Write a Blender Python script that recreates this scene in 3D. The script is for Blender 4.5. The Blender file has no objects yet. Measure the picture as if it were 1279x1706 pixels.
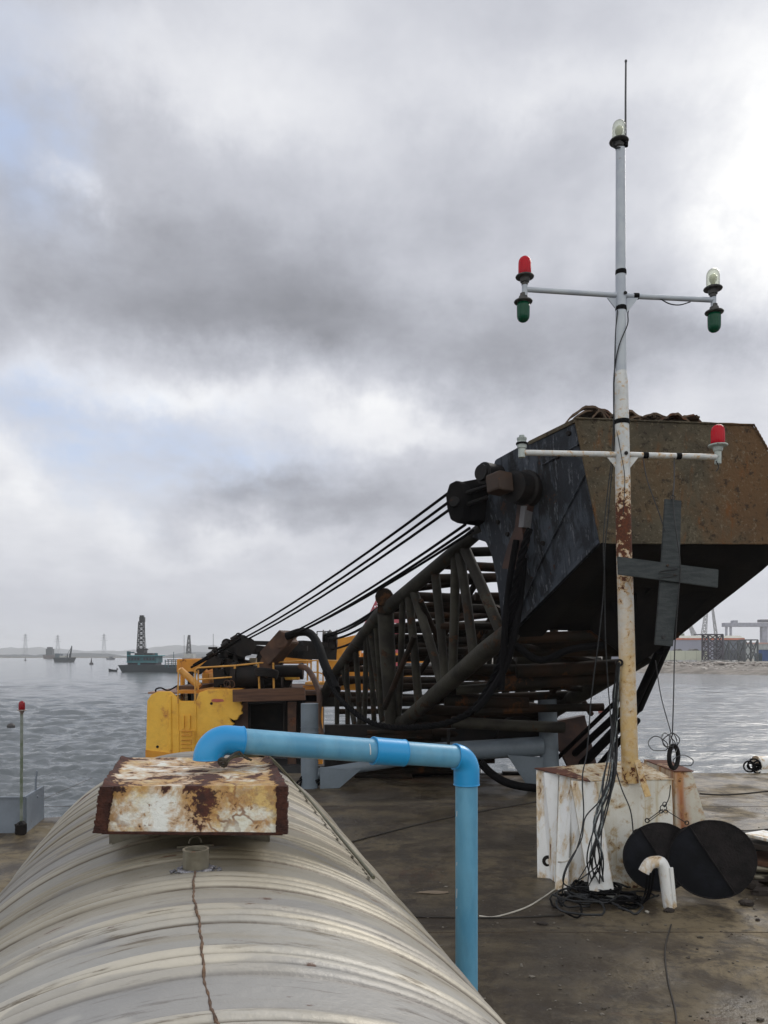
import bpy, bmesh, math, random
from mathutils import Vector, Matrix, noise as mnoise
random.seed(7)
R = math.radians
S = bpy.context.scene
COL = S.collection
# ---------------------------------------------------------------- camera
HC = 2.4            # eye height above the barge deck (deck z = 0)
F, CX, HY = 1280.0, 639.5, 1088.0   # focal length in photo pixels, centre column, horizon row
cam_d = bpy.data.cameras.new('camera'); cam = bpy.data.objects.new('camera', cam_d); COL.objects.link(cam)
S.camera = cam
cam.location = (0, 0, HC); cam.rotation_euler = (R(90), 0, 0)
cam_d.sensor_fit = 'VERTICAL'; cam_d.sensor_height = 36; cam_d.lens = 36 * F / 1706
cam_d.shift_y = (HY - 853) / 1706
cam_d.clip_start = .05; cam_d.clip_end = 9000
S.render.resolution_x = 768; S.render.resolution_y = 1024
S.view_settings.view_transform = 'Standard'; S.view_settings.look = 'None'
S.view_settings.exposure = 0.5; S.view_settings.gamma = 1
S.render.engine = 'CYCLES'
S.cycles.volume_max_steps = 64; S.cycles.volume_step_rate = 4
S.cycles.max_bounces = 8; S.cycles.volume_bounces = 2

# ---------------------------------------------------------------- node helper
class NT:
    def __init__(s, nt): s.nt = nt; s.L = nt.links
    def n(s, t, **k):
        o = s.nt.nodes.new(t)
        for a, b in k.items(): setattr(o, a, b)
        return o
    def put(s, sock, v):
        if hasattr(v, 'is_output'): s.L.new(v, sock)
        else:
            if hasattr(sock.default_value, '__len__') and not hasattr(v, '__len__'): v = [v] * len(sock.default_value)
            if hasattr(sock.default_value, '__len__') and len(sock.default_value) == 4 and len(v) == 3: v = (*v, 1)
            sock.default_value = v
    def m(s, op, a, b=None, c=None, clamp=False):
        o = s.n('ShaderNodeMath', operation=op); o.use_clamp = clamp
        for i, v in enumerate((a, b, c)):
            if v is not None: s.put(o.inputs[i], v)
        return o.outputs[0]
    def vm(s, op, a, b=None):
        o = s.n('ShaderNodeVectorMath', operation=op); s.put(o.inputs[0], a)
        if b is not None: s.put(o.inputs[1], b)
        return o.outputs[0]
    def mix(s, f, a, b, bt='MIX'):
        o = s.n('ShaderNodeMix', data_type='RGBA', blend_type=bt)
        s.put(o.inputs[0], f); s.put(o.inputs[6], a); s.put(o.inputs[7], b)
        return o.outputs[2]
    def noise(s, vec, scale, det=4, rough=.55, dist=0):
        o = s.n('ShaderNodeTexNoise'); s.put(o.inputs['Vector'], vec)
        o.inputs['Scale'].default_value = scale; o.inputs['Detail'].default_value = det
        o.inputs['Roughness'].default_value = rough; o.inputs['Distortion'].default_value = dist
        return o
    def step(s, v, lo, hi, a=0.0, b=1.0):
        o = s.n('ShaderNodeMapRange'); o.interpolation_type = 'SMOOTHSTEP'
        s.put(o.inputs[0], v)
        for i, q in enumerate((lo, hi, a, b)): s.put(o.inputs[i + 1], q)
        return o.outputs[0]

# ---------------------------------------------------------------- world: Nishita sky behind a broken cloud deck
SUN_EL, SUN_AZ = R(38), R(38)       # sun behind thin cloud, ahead and to the right (azimuth from +Y to +X)
SKYSTR = 0.1
W = bpy.data.worlds.new('World'); S.world = W; W.use_nodes = True
w = NT(W.node_tree); W.node_tree.nodes.clear()
out = w.n('ShaderNodeOutputWorld'); bg = w.n('ShaderNodeBackground'); bg.inputs[1].default_value = SKYSTR
w.L.new(bg.outputs[0], out.inputs[0])
sky = w.n('ShaderNodeTexSky', sky_type='NISHITA'); sky.sun_disc = False
sky.sun_elevation = SUN_EL; sky.sun_rotation = SUN_AZ; sky.air_density = 1; sky.dust_density = 1.5
tc = w.n('ShaderNodeTexCoord'); D = tc.outputs['Generated']
sp = w.n('ShaderNodeSeparateXYZ'); w.L.new(D, sp.inputs[0])
az = w.m('ARCTAN2', sp.outputs[0], sp.outputs[1]); el = w.m('ARCSINE', sp.outputs[2])
# cloud noise on a flattened dome (clouds shrink towards the horizon)
zz = w.m('ADD', w.m('MAXIMUM', sp.outputs[2], 0.0), .22)
cu = w.m('DIVIDE', sp.outputs[0], zz); cv = w.m('DIVIDE', sp.outputs[1], zz)
cmb = w.n('ShaderNodeCombineXYZ'); w.L.new(cu, cmb.inputs[0]); w.L.new(cv, cmb.inputs[1]); w.L.new(zz, cmb.inputs[2])
CV = cmb.outputs[0]
n1 = w.noise(CV, 1.1, 9, .60, .15); n2 = w.noise(CV, 3.2, 9, .64); n3 = w.noise(D, 2.3, 8, .6)
wa = w.noise(D, 3.4, 9, .62)
wsp = w.n('ShaderNodeSeparateColor'); w.L.new(wa.outputs['Color'], wsp.inputs[0])
az2 = w.m('MULTIPLY_ADD', w.m('SUBTRACT', wsp.outputs[0], .5), .42, az)
el2 = w.m('MULTIPLY_ADD', w.m('SUBTRACT', wsp.outputs[1], .5), .24, el)
def azel(px, py):
    dx = (px - CX) / F; dz = (HY - py) / F
    return math.atan(dx), math.atan2(dz, math.hypot(1, dx))
def blobs(lst):
    acc = None
    for px, py, rx, ry, amp in lst:
        a0, e0 = azel(px, py)
        a1, _ = azel(px + rx, py); _, e1 = azel(px, py - ry)
        sa = 1 / max(1e-3, a1 - a0); se = 1 / max(1e-3, abs(e1 - e0))
        u = w.m('MULTIPLY', w.m('SUBTRACT', az2, a0), sa); v = w.m('MULTIPLY', w.m('SUBTRACT', el2, e0), se)
        g = w.m('EXPONENT', w.m('MULTIPLY', w.m('ADD', w.m('MULTIPLY', u, u), w.m('MULTIPLY', v, v)), -1.0))
        acc = w.m('MULTIPLY', g, amp) if acc is None else w.m('MULTIPLY_ADD', g, amp, acc)
    return acc
# thick (dark) and thin (bright) regions of the cloud deck, as directions in the sky
LB = blobs([(340, 460, 360, 140, -.19), (120, 480, 190, 100, -.07), (360, 560, 330, 60, -.05), (330, 360, 330, 90, -.07), (620, 560, 300, 90, -.17), (700, 400, 220, 160, -.07),
            (1120, 590, 230, 90, -.17), (900, 640, 240, 80, -.08), (560, 850, 170, 40, -.10), (880, 300, 150, 100, -.06),
            (300, 250, 220, 60, -.06), (560, 722, 170, 46, .20), (280, 672, 150, 34, .17), (60, 640, 70, 40, .12), (700, 745, 120, 30, .10),
            (110, 320, 50, 30, .14), (1330, 330, 180, 290, .46), (1150, 90, 280, 110, .08), (200, 120, 260, 70, .10), (850, 160, 200, 60, .07),
            (60, 870, 140, 70, .05), (800, 760, 160, 50, .04), (40, 800, 60, 50, .12), (240, 860, 70, 40, .10), (420, 900, 120, 22, .10), (420, 820, 100, 30, -.09), (600, 960, 420, 45, .04), (150, 1000, 260, 40, -.04)])
base = w.m('MULTIPLY_ADD', LB, 1.02, .46)
nn = w.m('ADD', w.m('MULTIPLY', w.m('SUBTRACT', n1.outputs[0], .5), .34), w.m('MULTIPLY', w.m('SUBTRACT', n2.outputs[0], .5), .22))
nn = w.m('ADD', nn, w.m('MULTIPLY', w.m('SUBTRACT', n3.outputs[0], .5), .30))
fade = w.step(el, 0.0, .22, .25, 1.0)
lum = w.m('SMOOTH_MAX', w.m('ADD', base, w.m('MULTIPLY', nn, fade)), .175, .16)
# brightness added to the unseen sky behind the eye, to light surfaces facing it
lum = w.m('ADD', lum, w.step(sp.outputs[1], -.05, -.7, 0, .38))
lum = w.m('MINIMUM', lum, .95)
# tint: the thick cloud is a cool grey, the bright parts nearly neutral
t = w.step(lum, .3, .85)
tint = w.mix(t, (.945, .975, 1.09), (1.0, 1.0, .99))
grey = w.vm('SCALE', tint); 
grey_n = grey.node; w.L.new(w.m('MULTIPLY', lum, 1 / SKYSTR), grey_n.inputs['Scale'])
# gaps where thin blue shows
GB = blobs([(10, 230, 90, 130, 1.0), (70, 690, 120, 60, .9), (290, 765, 190, 50, .8), (20, 60, 120, 60, .35), (200, 700, 200, 40, .3), (1000, 1000, 300, 50, .15)])
gap = w.m('MULTIPLY', GB, w.step(n2.outputs[0], .35, .65, .35, 1.0), clamp=True)
skyc = w.vm('SCALE', sky.outputs[0]); skyc.node.inputs['Scale'].default_value = 1.0
blue = w.mix(.7, skyc, (3.9, 4.7, 6.4))
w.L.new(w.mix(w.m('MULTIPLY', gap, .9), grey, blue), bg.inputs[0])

sl = bpy.data.lights.new('sun', 'SUN'); sl.energy = 1.2; sl.angle = R(24); sl.color = (1.0, .95, .88)
so = bpy.data.objects.new('sun', sl); COL.objects.link(so)
sd = Vector((math.sin(SUN_AZ) * math.cos(SUN_EL), math.cos(SUN_AZ) * math.cos(SUN_EL), math.sin(SUN_EL)))
so.rotation_euler = sd.to_track_quat('Z', 'Y').to_euler()

# ---------------------------------------------------------------- geometry helpers
def P(px, py, Y):   # the point at distance Y in front of the eye seen at this place of the photograph
    return Vector(((px - CX) / F * Y, Y, HC - (py - HY) / F * Y))
def G(px, py, z=0.0):
    return P(px, py, (HC - z) * F / (py - HY))
def V(*a): return Vector(a)

class MB:
    def __init__(s): s.v = []; s.f = []
    def add(s, vs, fs):
        b = len(s.v); s.v += [Vector(q) for q in vs]; s.f += [tuple(b + i for i in q) for q in fs]; return s
    def hexa(s, q):     # 4 bottom, 4 top
        return s.add(q, [(3, 2, 1, 0), (4, 5, 6, 7), (0, 1, 5, 4), (1, 2, 6, 5), (2, 3, 7, 6), (3, 0, 4, 7)])
    def box(s, c, d, rz=0, m=None):
        c = Vector(c); x, y, z = d[0] / 2, d[1] / 2, d[2] / 2
        q = [V(-x, -y, -z), V(x, -y, -z), V(x, y, -z), V(-x, y, -z), V(-x, -y, z), V(x, -y, z), V(x, y, z), V(-x, y, z)]
        if m is None: m = Matrix.Rotation(rz, 3, 'Z')
        return s.hexa([c + m @ p for p in q])
    def prism(s, poly, vec):
        n = len(poly); a = [Vector(p) for p in poly]; b = [p + Vector(vec) for p in a]
        fs = [tuple(range(n)), tuple(range(2 * n - 1, n - 1, -1))]
        fs += [(i, i + n, (i + 1) % n + n, (i + 1) % n) for i in range(n)]
        return s.add(a + b, fs)
    def bar(s, a, b, w_, h_, up=(0, 0, 1)):
        a = Vector(a); b = Vector(b); t = (b - a).normalized(); u = Vector(up)
        x = t.cross(u)
        if x.length < 1e-4: x = t.cross(V(0, 1, 0))
        x.normalize(); u = x.cross(t).normalized(); x = x * w_ / 2; u = u * h_ / 2
        return s.hexa([a - x - u, a + x - u, b + x - u, b - x - u, a - x + u, a + x + u, b + x + u, b - x + u])
    def tube(s, pts, r, n=10, cap=True, closed=False):
        pts = [Vector(p) for p in pts]; k = len(pts)
        rs = r if hasattr(r, '__len__') else [r] * k
        def tan(i):
            if closed: return (pts[(i + 1) % k] - pts[i - 1]).normalized()
            if i == 0: return (pts[1] - pts[0]).normalized()
            if i == k - 1: return (pts[-1] - pts[-2]).normalized()
            return ((pts[i + 1] - pts[i]).normalized() + (pts[i] - pts[i - 1]).normalized()).normalized()
        t0 = tan(0); x = t0.cross(V(0, 0, 1))
        if x.length < 1e-3: x = t0.cross(V(1, 0, 0))
        x.normalize(); vs = []
        for i in range(k):
            t = tan(i)
            if t.length < .5: t = t0
            x = (x - t * x.dot(t)); 
            if x.length < 1e-5: x = t.orthogonal()
            x.normalize(); y = t.cross(x)
            vs += [pts[i] + (x * math.cos(2 * math.pi * j / n) + y * math.sin(2 * math.pi * j / n)) * rs[i] for j in range(n)]
        fs = []
        for i in range(k if closed else k - 1):
            a = i * n; b = ((i + 1) % k) * n
            fs += [(a + j, a + (j + 1) % n, b + (j + 1) % n, b + j) for j in range(n)]
        if cap and not closed: fs += [tuple(range(n - 1, -1, -1)), tuple((k - 1) * n + j for j in range(n))]
        return s.add(vs, fs)
    def lathe(s, o, prof, n=20, axis=(0, 0, 1)):    # prof: (radius, height)
        o = Vector(o); A = Vector(axis).normalized(); x = A.orthogonal().normalized(); y = A.cross(x)
        vs = []
        for r, h in prof: vs += [o + A * h + (x * math.cos(2 * math.pi * j / n) + y * math.sin(2 * math.pi * j / n)) * r for j in range(n)]
        k = len(prof); fs = []
        for i in range(k - 1):
            a, b = i * n, (i + 1) * n
            fs += [(a + j, a + (j + 1) % n, b + (j + 1) % n, b + j) for j in range(n)]
        fs += [tuple(range(n - 1, -1, -1)), tuple((k - 1) * n + j for j in range(n))]
        return s.add(vs, fs)
    def ring(s, c, rad, r, axis=(0, 0, 1), n=24, m=8, sx=1.0):
        A = Vector(axis).normalized(); x = A.orthogonal().normalized(); y = A.cross(x); c = Vector(c)
        return s.tube([c + x * rad * sx * math.cos(2 * math.pi * i / n) + y * rad * math.sin(2 * math.pi * i / n) for i in range(n)], r, m, closed=True)
    def blob(s, c, r3, n=8, m=6, jit=.0, seed=0):
        rnd = random.Random(seed); c = Vector(c); vs = [c + V(0, 0, -r3[2])]
        for i in range(1, m):
            th = -math.pi / 2 + math.pi * i / m
            for j in range(n):
                k = 1 + rnd.uniform(-jit, jit); ph = 2 * math.pi * j / n
                vs.append(c + V(r3[0] * math.cos(th) * math.cos(ph) * k, r3[1] * math.cos(th) * math.sin(ph) * k, r3[2] * math.sin(th) * k))
        vs.append(c + V(0, 0, r3[2])); fs = []
        for j in range(n): fs.append((0, 1 + (j + 1) % n, 1 + j))
        for i in range(m - 2):
            a = 1 + i * n; b = a + n
            fs += [(a + j, a + (j + 1) % n, b + (j + 1) % n, b + j) for j in range(n)]
        a = 1 + (m - 2) * n; e = len(vs) - 1
        fs += [(a + j, a + (j + 1) % n, e) for j in range(n)]
        return s.add(vs, fs)

LOCAL = set()
def root_of(o):
    while o.parent: o = o.parent
    return o
def obj(name, mb, mat, parent=None, smooth=40, loc=None, bevel=0):
    """one mesh object; vertices are given in world space unless the thing is built in its own local space"""
    off = V(0, 0, 0)
    if parent is not None:
        r = root_of(parent)
        if r.name not in LOCAL: off = r.location.copy()
    elif loc is not None: off = Vector(loc)
    elif mb.v:
        xs = [p.x for p in mb.v]; ys = [p.y for p in mb.v]; off = V((min(xs) + max(xs)) / 2, (min(ys) + max(ys)) / 2, min(p.z for p in mb.v))
    me = bpy.data.meshes.new(name); me.from_pydata([p - off for p in mb.v], [], mb.f); me.update()
    bm = bmesh.new(); bm.from_mesh(me); bmesh.ops.recalc_face_normals(bm, faces=bm.faces)
    if bevel: bmesh.ops.bevel(bm, geom=[e for e in bm.edges if len(e.link_faces) == 2 and e.calc_face_angle(0) > R(35)], offset=bevel, segments=2, affect='EDGES', clamp_overlap=True)
    bm.to_mesh(me); bm.free()
    for p in me.polygons: p.use_smooth = True
    me.set_sharp_from_angle(angle=R(smooth))
    me.materials.append(mat)
    o = bpy.data.objects.new(name, me); COL.objects.link(o)
    if parent is not None: o.parent = parent
    else: o.location = off
    return o
def tag(o, label, cat, group=None, kind=None):
    o['label'] = label
    if cat: o['category'] = cat
    if group: o['group'] = group
    if kind: o['kind'] = kind
    return o
def thing(name, label, cat, loc=(0, 0, 0), rz=0, group=None, local=False):
    o = bpy.data.objects.new(name, None); COL.objects.link(o); o.empty_display_size = .1
    o.location = loc; o.rotation_euler = (0, 0, rz)
    if local: LOCAL.add(o.name)
    return tag(o, label, cat, group)
def copy_tree(o, parent=None):
    c = o.copy(); COL.objects.link(c); c.parent = parent
    for ch in [q for q in o.children]: copy_tree(ch, c)
    return c
def struct(name, mb, mat, **k):
    o = obj(name, mb, mat, **k); o['kind'] = 'structure'; return o

# ---------------------------------------------------------------- materials
def pmat(name, base, base2=None, vs=2.0, rust=0.0, rcol=(.16, .055, .02), rcol2=(.05, .02, .012), rs=4.0, halo=None,
         stretch=(1, 1, 1), rough=.6, metal=0.0, bump=.15, bs=30.0, zmask=None, extra=None, rrough=.85, dirt=0.0, dcol=(.06, .05, .04), spec=.5):
    m = bpy.data.materials.new(name); m.use_nodes = True; t = NT(m.node_tree); t.nt.nodes.clear()
    o = t.n('ShaderNodeOutputMaterial'); b = t.n('ShaderNodeBsdfPrincipled'); t.L.new(b.outputs[0], o.inputs[0])
    tc = t.n('ShaderNodeTexCoord'); co = tc.outputs['Object']
    cs = t.vm('MULTIPLY', co, stretch)
    c = base
    if base2 is not None: c = t.mix(t.step(t.noise(cs, vs, 5, .6).outputs[0], .38, .62), base, base2)
    if dirt: c = t.mix(t.m('MULTIPLY', t.step(t.noise(cs, vs * 2.7, 8, .7).outputs[0], .45, .75), dirt), c, dcol)
    rg = rough; mt = metal
    if extra: c = extra(t, co, c)
    if rust > 0 or zmask:
        nz = t.noise(cs, rs, 9, .68, .3).outputs[0]
        v = nz
        if zmask: v = t.m('ADD', nz, zmask(t, co))
        th = .72 - .35 * rust
        mk = t.step(v, th, th + .05)
        if halo is not None: c = t.mix(t.m('MULTIPLY', t.step(v, th - .13, th + .01), .8), c, halo)
        rc = t.mix(t.step(t.noise(co, rs * 3.1, 6, .7).outputs[0], .35, .65), rcol, rcol2)
        c = t.mix(mk, c, rc); rg = t.m('MULTIPLY_ADD', mk, rrough - rough, rough)
        if metal: mt = t.m('MULTIPLY', t.m('SUBTRACT', 1.0, mk), metal)
    t.put(b.inputs['Base Color'], c); t.put(b.inputs['Roughness'], rg); t.put(b.inputs['Metallic'], mt)
    if bump:
        bn = t.n('ShaderNodeBump'); bn.inputs['Strength'].default_value = bump; bn.inputs['Distance'].default_value = .02
        t.L.new(t.noise(co, bs, 6, .65).outputs[0], bn.inputs['Height']); t.L.new(bn.outputs[0], b.inputs['Normal'])
    b.inputs['Specular IOR Level'].default_value = spec
    return m
def flat(name, c, rough=.6, metal=0, bump=0.1, bs=20, c2=None, vs=3, spec=.5): return pmat(name, c, c2 or tuple(x * .75 for x in c), vs=vs, rough=rough, metal=metal, bump=bump, bs=bs, spec=spec)
M = {}
def gauss_z(*L):    # rust concentrated at given local heights (z, half height, strength)
    def f(t, co):
        s_ = t.n('ShaderNodeSeparateXYZ'); t.L.new(co, s_.inputs[0]); acc = None
        for z, h, a in L:
            u = t.m('DIVIDE', t.m('SUBTRACT', s_.outputs[2], z), h)
            g = t.m('MULTIPLY', t.m('EXPONENT', t.m('MULTIPLY', t.m('MULTIPLY', u, u), -1.0)), a)
            acc = g if acc is None else t.m('ADD', acc, g)
        return acc
    return f
def cream(z0, z1, col):
    def f(t, co, c):
        s_ = t.n('ShaderNodeSeparateXYZ'); t.L.new(co, s_.inputs[0])
        v = t.m('ADD', s_.outputs[2], t.m('MULTIPLY', t.noise(t.vm('MULTIPLY', co, (6, 6, .8)), 2, 5, .6).outputs[0], .8))
        return t.mix(t.m('MULTIPLY', t.step(v, z0 + .4, z1 + .4, 1.0, 0.0), t.step(t.noise(co, 3.5, 7, .7).outputs[0], .36, .58, .35, .95)), c, col)
    return f
M['mast'] = pmat('mast paint', (.62, .63, .62), (.50, .52, .52), 5, rust=.24, rs=15, rough=.45, halo=(.50, .30, .10), rcol=(.13, .035, .012), rcol2=(.06, .02, .01),
                 zmask=gauss_z((3.68, .36, .27), (1.15, .12, .12), (3.1, .12, .1), (2.1, .15, .05)), extra=cream(1.9, 3.6, (.60, .41, .16)), bump=.12)
M['mast_grey'] = pmat('mast upper paint', (.40, .44, .50), (.48, .52, .56), 4, rust=.12, rs=14, rough=.45, bump=.08)
M['white_rust'] = pmat('chipped white paint', (.80, .81, .80), (.72, .73, .71), 3, rust=.34, rs=6, halo=(.5, .34, .15), stretch=(1, 1, .45), rough=.55, dirt=.15, dcol=(.22, .17, .09))
def streaky(t, co, c):
    n = t.noise(t.vm('MULTIPLY', co, (9, 9, .55)), 1.3, 6, .6).outputs[0]
    return t.mix(t.step(n, .50, .70, 0, .7), c, (.48, .37, .16))
M['base_front'] = pmat('streaked white paint', (.80, .79, .73), (.70, .68, .60), 2.5, rust=.22, rs=7, halo=(.45, .30, .12), extra=streaky, rough=.55, zmask=gauss_z((.02, .22, .13), (1.06, .05, .05)))
def streak_strong(t, co, c):
    n = t.noise(t.vm('MULTIPLY', co, (7, 7, .35)), 1.0, 6, .6).outputs[0]
    s_ = t.n('ShaderNodeSeparateXYZ'); t.L.new(co, s_.inputs[0])
    u = t.m('DIVIDE', t.m('ADD', t.m('SUBTRACT', s_.outputs[0], t.m('MULTIPLY_ADD', s_.outputs[2], -.09, .86)), t.m('MULTIPLY', t.m('SUBTRACT', n, .5), .22)), .055)
    g = t.m('EXPONENT', t.m('MULTIPLY', t.m('MULTIPLY', u, u), -1.0))
    c = t.mix(t.m('MULTIPLY', g, .95), c, t.mix(t.step(n, .45, .6), (.42, .14, .03), (.20, .05, .015)))
    return t.mix(t.step(n, .54, .66, 0, .7), c, (.40, .16, .05))
M['base_streak'] = pmat('rust streaked white paint', (.60, .58, .50), (.5, .46, .36), 2.5, rust=.3, rs=6, halo=(.42, .22, .08), extra=streak_strong, rough=.6)
M['base_top'] = pmat('base top paint', (.68, .63, .50), (.58, .52, .40), 4, rust=.46, rs=5, halo=(.42, .26, .1), stretch=(1.8, .8, 1), rough=.7)
M['base_top_rust'] = pmat('rusted top edge', (.46, .34, .22), (.3, .16, .08), 4, rust=.9, rs=5, rcol=(.15, .05, .025), rcol2=(.08, .03, .02), rough=.85)
M['redglass'] = None
def glass(name, col, trans, rough, alpha_mix=0):
    m = bpy.data.materials.new(name); m.use_nodes = True; t = NT(m.node_tree); t.nt.nodes.clear()
    o = t.n('ShaderNodeOutputMaterial'); b = t.n('ShaderNodeBsdfPrincipled'); tr = t.n('ShaderNodeBsdfTranslucent'); mx = t.n('ShaderNodeMixShader')
    b.inputs['Base Color'].default_value = (*col, 1); b.inputs['Roughness'].default_value = rough; b.inputs['IOR'].default_value = 1.45
    b.inputs['Transmission Weight'].default_value = alpha_mix
    tr.inputs[0].default_value = (*[min(1, q * 1.6) for q in col], 1); mx.inputs[0].default_value = trans
    wv = t.n('ShaderNodeTexWave'); wv.inputs['Scale'].default_value = 60; bn = t.n('ShaderNodeBump'); bn.inputs['Strength'].default_value = .25; bn.inputs['Distance'].default_value = .003
    tc = t.n('ShaderNodeTexCoord'); t.L.new(tc.outputs['Object'], wv.inputs[0]); t.L.new(wv.outputs[1], bn.inputs['Height']); t.L.new(bn.outputs[0], b.inputs['Normal'])
    t.L.new(b.outputs[0], mx.inputs[1]); t.L.new(tr.outputs[0], mx.inputs[2]); t.L.new(mx.outputs[0], o.inputs[0]); return m
M['redglass'] = glass('red glass', (.50, .008, .03), .5, .12)
M['greenglass'] = glass('green glass', (.004, .10, .05), .4, .12)
def clearglass():
    m = bpy.data.materials.new('clear glass'); m.use_nodes = True; t = NT(m.node_tree); t.nt.nodes.clear()
    o = t.n('ShaderNodeOutputMaterial'); g = t.n('ShaderNodeBsdfGlossy'); g.inputs['Roughness'].default_value = .05; tr = t.n('ShaderNodeBsdfTransparent'); tr.inputs[0].default_value = (.86, .88, .80, 1)
    lw = t.n('ShaderNodeLayerWeight'); lw.inputs[0].default_value = .35; mx = t.n('ShaderNodeMixShader'); t.L.new(lw.outputs[1], mx.inputs[0])
    dk = t.n('ShaderNodeBsdfDiffuse'); dk.inputs[0].default_value = (.42, .43, .36, 1); m2 = t.n('ShaderNodeMixShader'); m2.inputs[0].default_value = .5
    t.L.new(g.outputs[0], m2.inputs[1]); t.L.new(dk.outputs[0], m2.inputs[2])
    t.L.new(tr.outputs[0], mx.inputs[1]); t.L.new(m2.outputs[0], mx.inputs[2]); t.L.new(mx.outputs[0], o.inputs[0]); return m
M['clear'] = clearglass()
M['bulb'] = flat('bulb', (.72, .74, .62), .3, 0, 0)
M['lampbase'] = pmat('lamp holder', (.035, .035, .035), (.07, .07, .065), 12, rust=.3, rs=20, rough=.6)
M['lampwhite'] = pmat('lamp holder pale', (.45, .5, .47), (.3, .34, .33), 12, rust=.25, rs=20, rough=.5)
M['black'] = flat('black rubber', (.006, .006, .007), .8, 0, .1, 60, spec=.12)
M['cable'] = flat('cable sheath', (.009, .010, .011), .5, 0, .05, 60, c2=(.02, .022, .025), vs=20, spec=.35)
M['cable_pale'] = flat('grey green cable sheath', (.22, .25, .24), .4, 0, .05, 60, c2=(.03, .04, .05), vs=16)
M['cord'] = flat('white cord', (.55, .52, .45), .7)
M['wire'] = flat('thin wire', (.03, .03, .032), .5, .3)
M['board'] = pmat('dark painted board', (.022, .029, .032), (.042, .050, .052), 6, rough=.7, stretch=(1, 1, 5), dirt=.5, dcol=(.02, .025, .028), bump=.3, bs=40)
M['dayshape'] = pmat('black day shape', (.012, .011, .012), (.025, .022, .023), 5, rough=.85, bump=.9, bs=38, rust=.12, rs=16, rcol=(.05, .03, .022), spec=.25)
M['dayshape_shade'] = pmat('black day shape shaded half', (.006, .007, .010), (.012, .014, .02), 3, rough=.75, bump=.25, bs=25, spec=.25)  # darker, smoother copy for the lower left halves; the fold's shade is painted in
# tank
def tankx(t, co, c):
    s_ = t.n('ShaderNodeSeparateXYZ'); t.L.new(co, s_.inputs[0])
    v = t.vm('MULTIPLY', co, (.9, 7, .9))
    dy0 = t.m('ABSOLUTE', t.m('MULTIPLY', t.m('SUBTRACT', t.m('FRACT', t.m('ADD', t.m('DIVIDE', t.m('SUBTRACT', s_.outputs[1], 1.163), .262), 40.5)), .5), .262))
    c = t.mix(t.m('MULTIPLY', t.step(dy0, .060, .070, 1, 0), t.step(t.noise(t.vm('MULTIPLY', co, (1.6, 4, 1.6)), 1.3, 7, .65).outputs[0], .36, .60, .15, .9)), c, (.56, .52, .43))
    n = t.noise(v, 1.5, 8, .65, .4).outputs[0]; n2_ = t.noise(v, 3.7, 8, .7).outputs[0]; n3_ = t.noise(co, 1.3, 4, .5).outputs[0]
    c = t.mix(t.step(n, .50, .66, 0, .6), c, (.30, .27, .21))
    c = t.mix(t.step(n2_, .55, .66, 0, .85), c, (.12, .095, .065))
    far = t.step(s_.outputs[1], 1.3, 2.3)
    c = t.mix(t.m('MULTIPLY', far, t.step(n3_, .35, .6, .5, .9)), c, (.17, .145, .095))
    dy = t.m('MULTIPLY', t.m('SUBTRACT', t.m('FRACT', t.m('ADD', t.m('DIVIDE', t.m('SUBTRACT', s_.outputs[1], 1.163), .262), 40.5)), .5), .262)
    ab = t.m('ABSOLUTE', dy); g = None
    for o_, wd in ((.022, .0028), (.066, .0035)):
        u = t.m('DIVIDE', t.m('SUBTRACT', ab, o_), wd); e = t.m('EXPONENT', t.m('MULTIPLY', t.m('MULTIPLY', u, u), -1.0)); g = e if g is None else t.m('MAXIMUM', g, e)
    c = t.mix(t.m('MULTIPLY', g, t.step(t.noise(t.vm('MULTIPLY', co, (1.5, 3, 1.5)), 1.6, 5, .6).outputs[0], .38, .58, .35, .95)), c, (.075, .055, .035))
    pan = t.noise(t.vm('MULTIPLY', co, (1.1, 3.8, 1.1)), 1.0, 3, .5, .8).outputs[0]
    c = t.mix(t.step(pan, .52, .55, 0, .4), c, (.18, .18, .19))
    sp_ = t.noise(t.vm('MULTIPLY', co, (2.2, 6, 2.2)), 2.1, 7, .7).outputs[0]
    return t.mix(t.step(sp_, .615, .66, 0, .9), c, (.10, .05, .032))
M['tank'] = pmat('weathered stainless', (.41, .40, .37), (.33, .325, .305), 2.2, metal=.25, rough=.5, bump=.25, bs=14, extra=tankx)
M['steel_old'] = pmat('dull old steel', (.24, .22, .17), (.15, .135, .10), 9, metal=.6, rough=.5, rust=.3, rs=18)
M['seam'] = flat('rusty weld seam', (.16, .095, .055), .9, 0, .3, 80, c2=(.08, .05, .035), vs=30)
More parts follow.
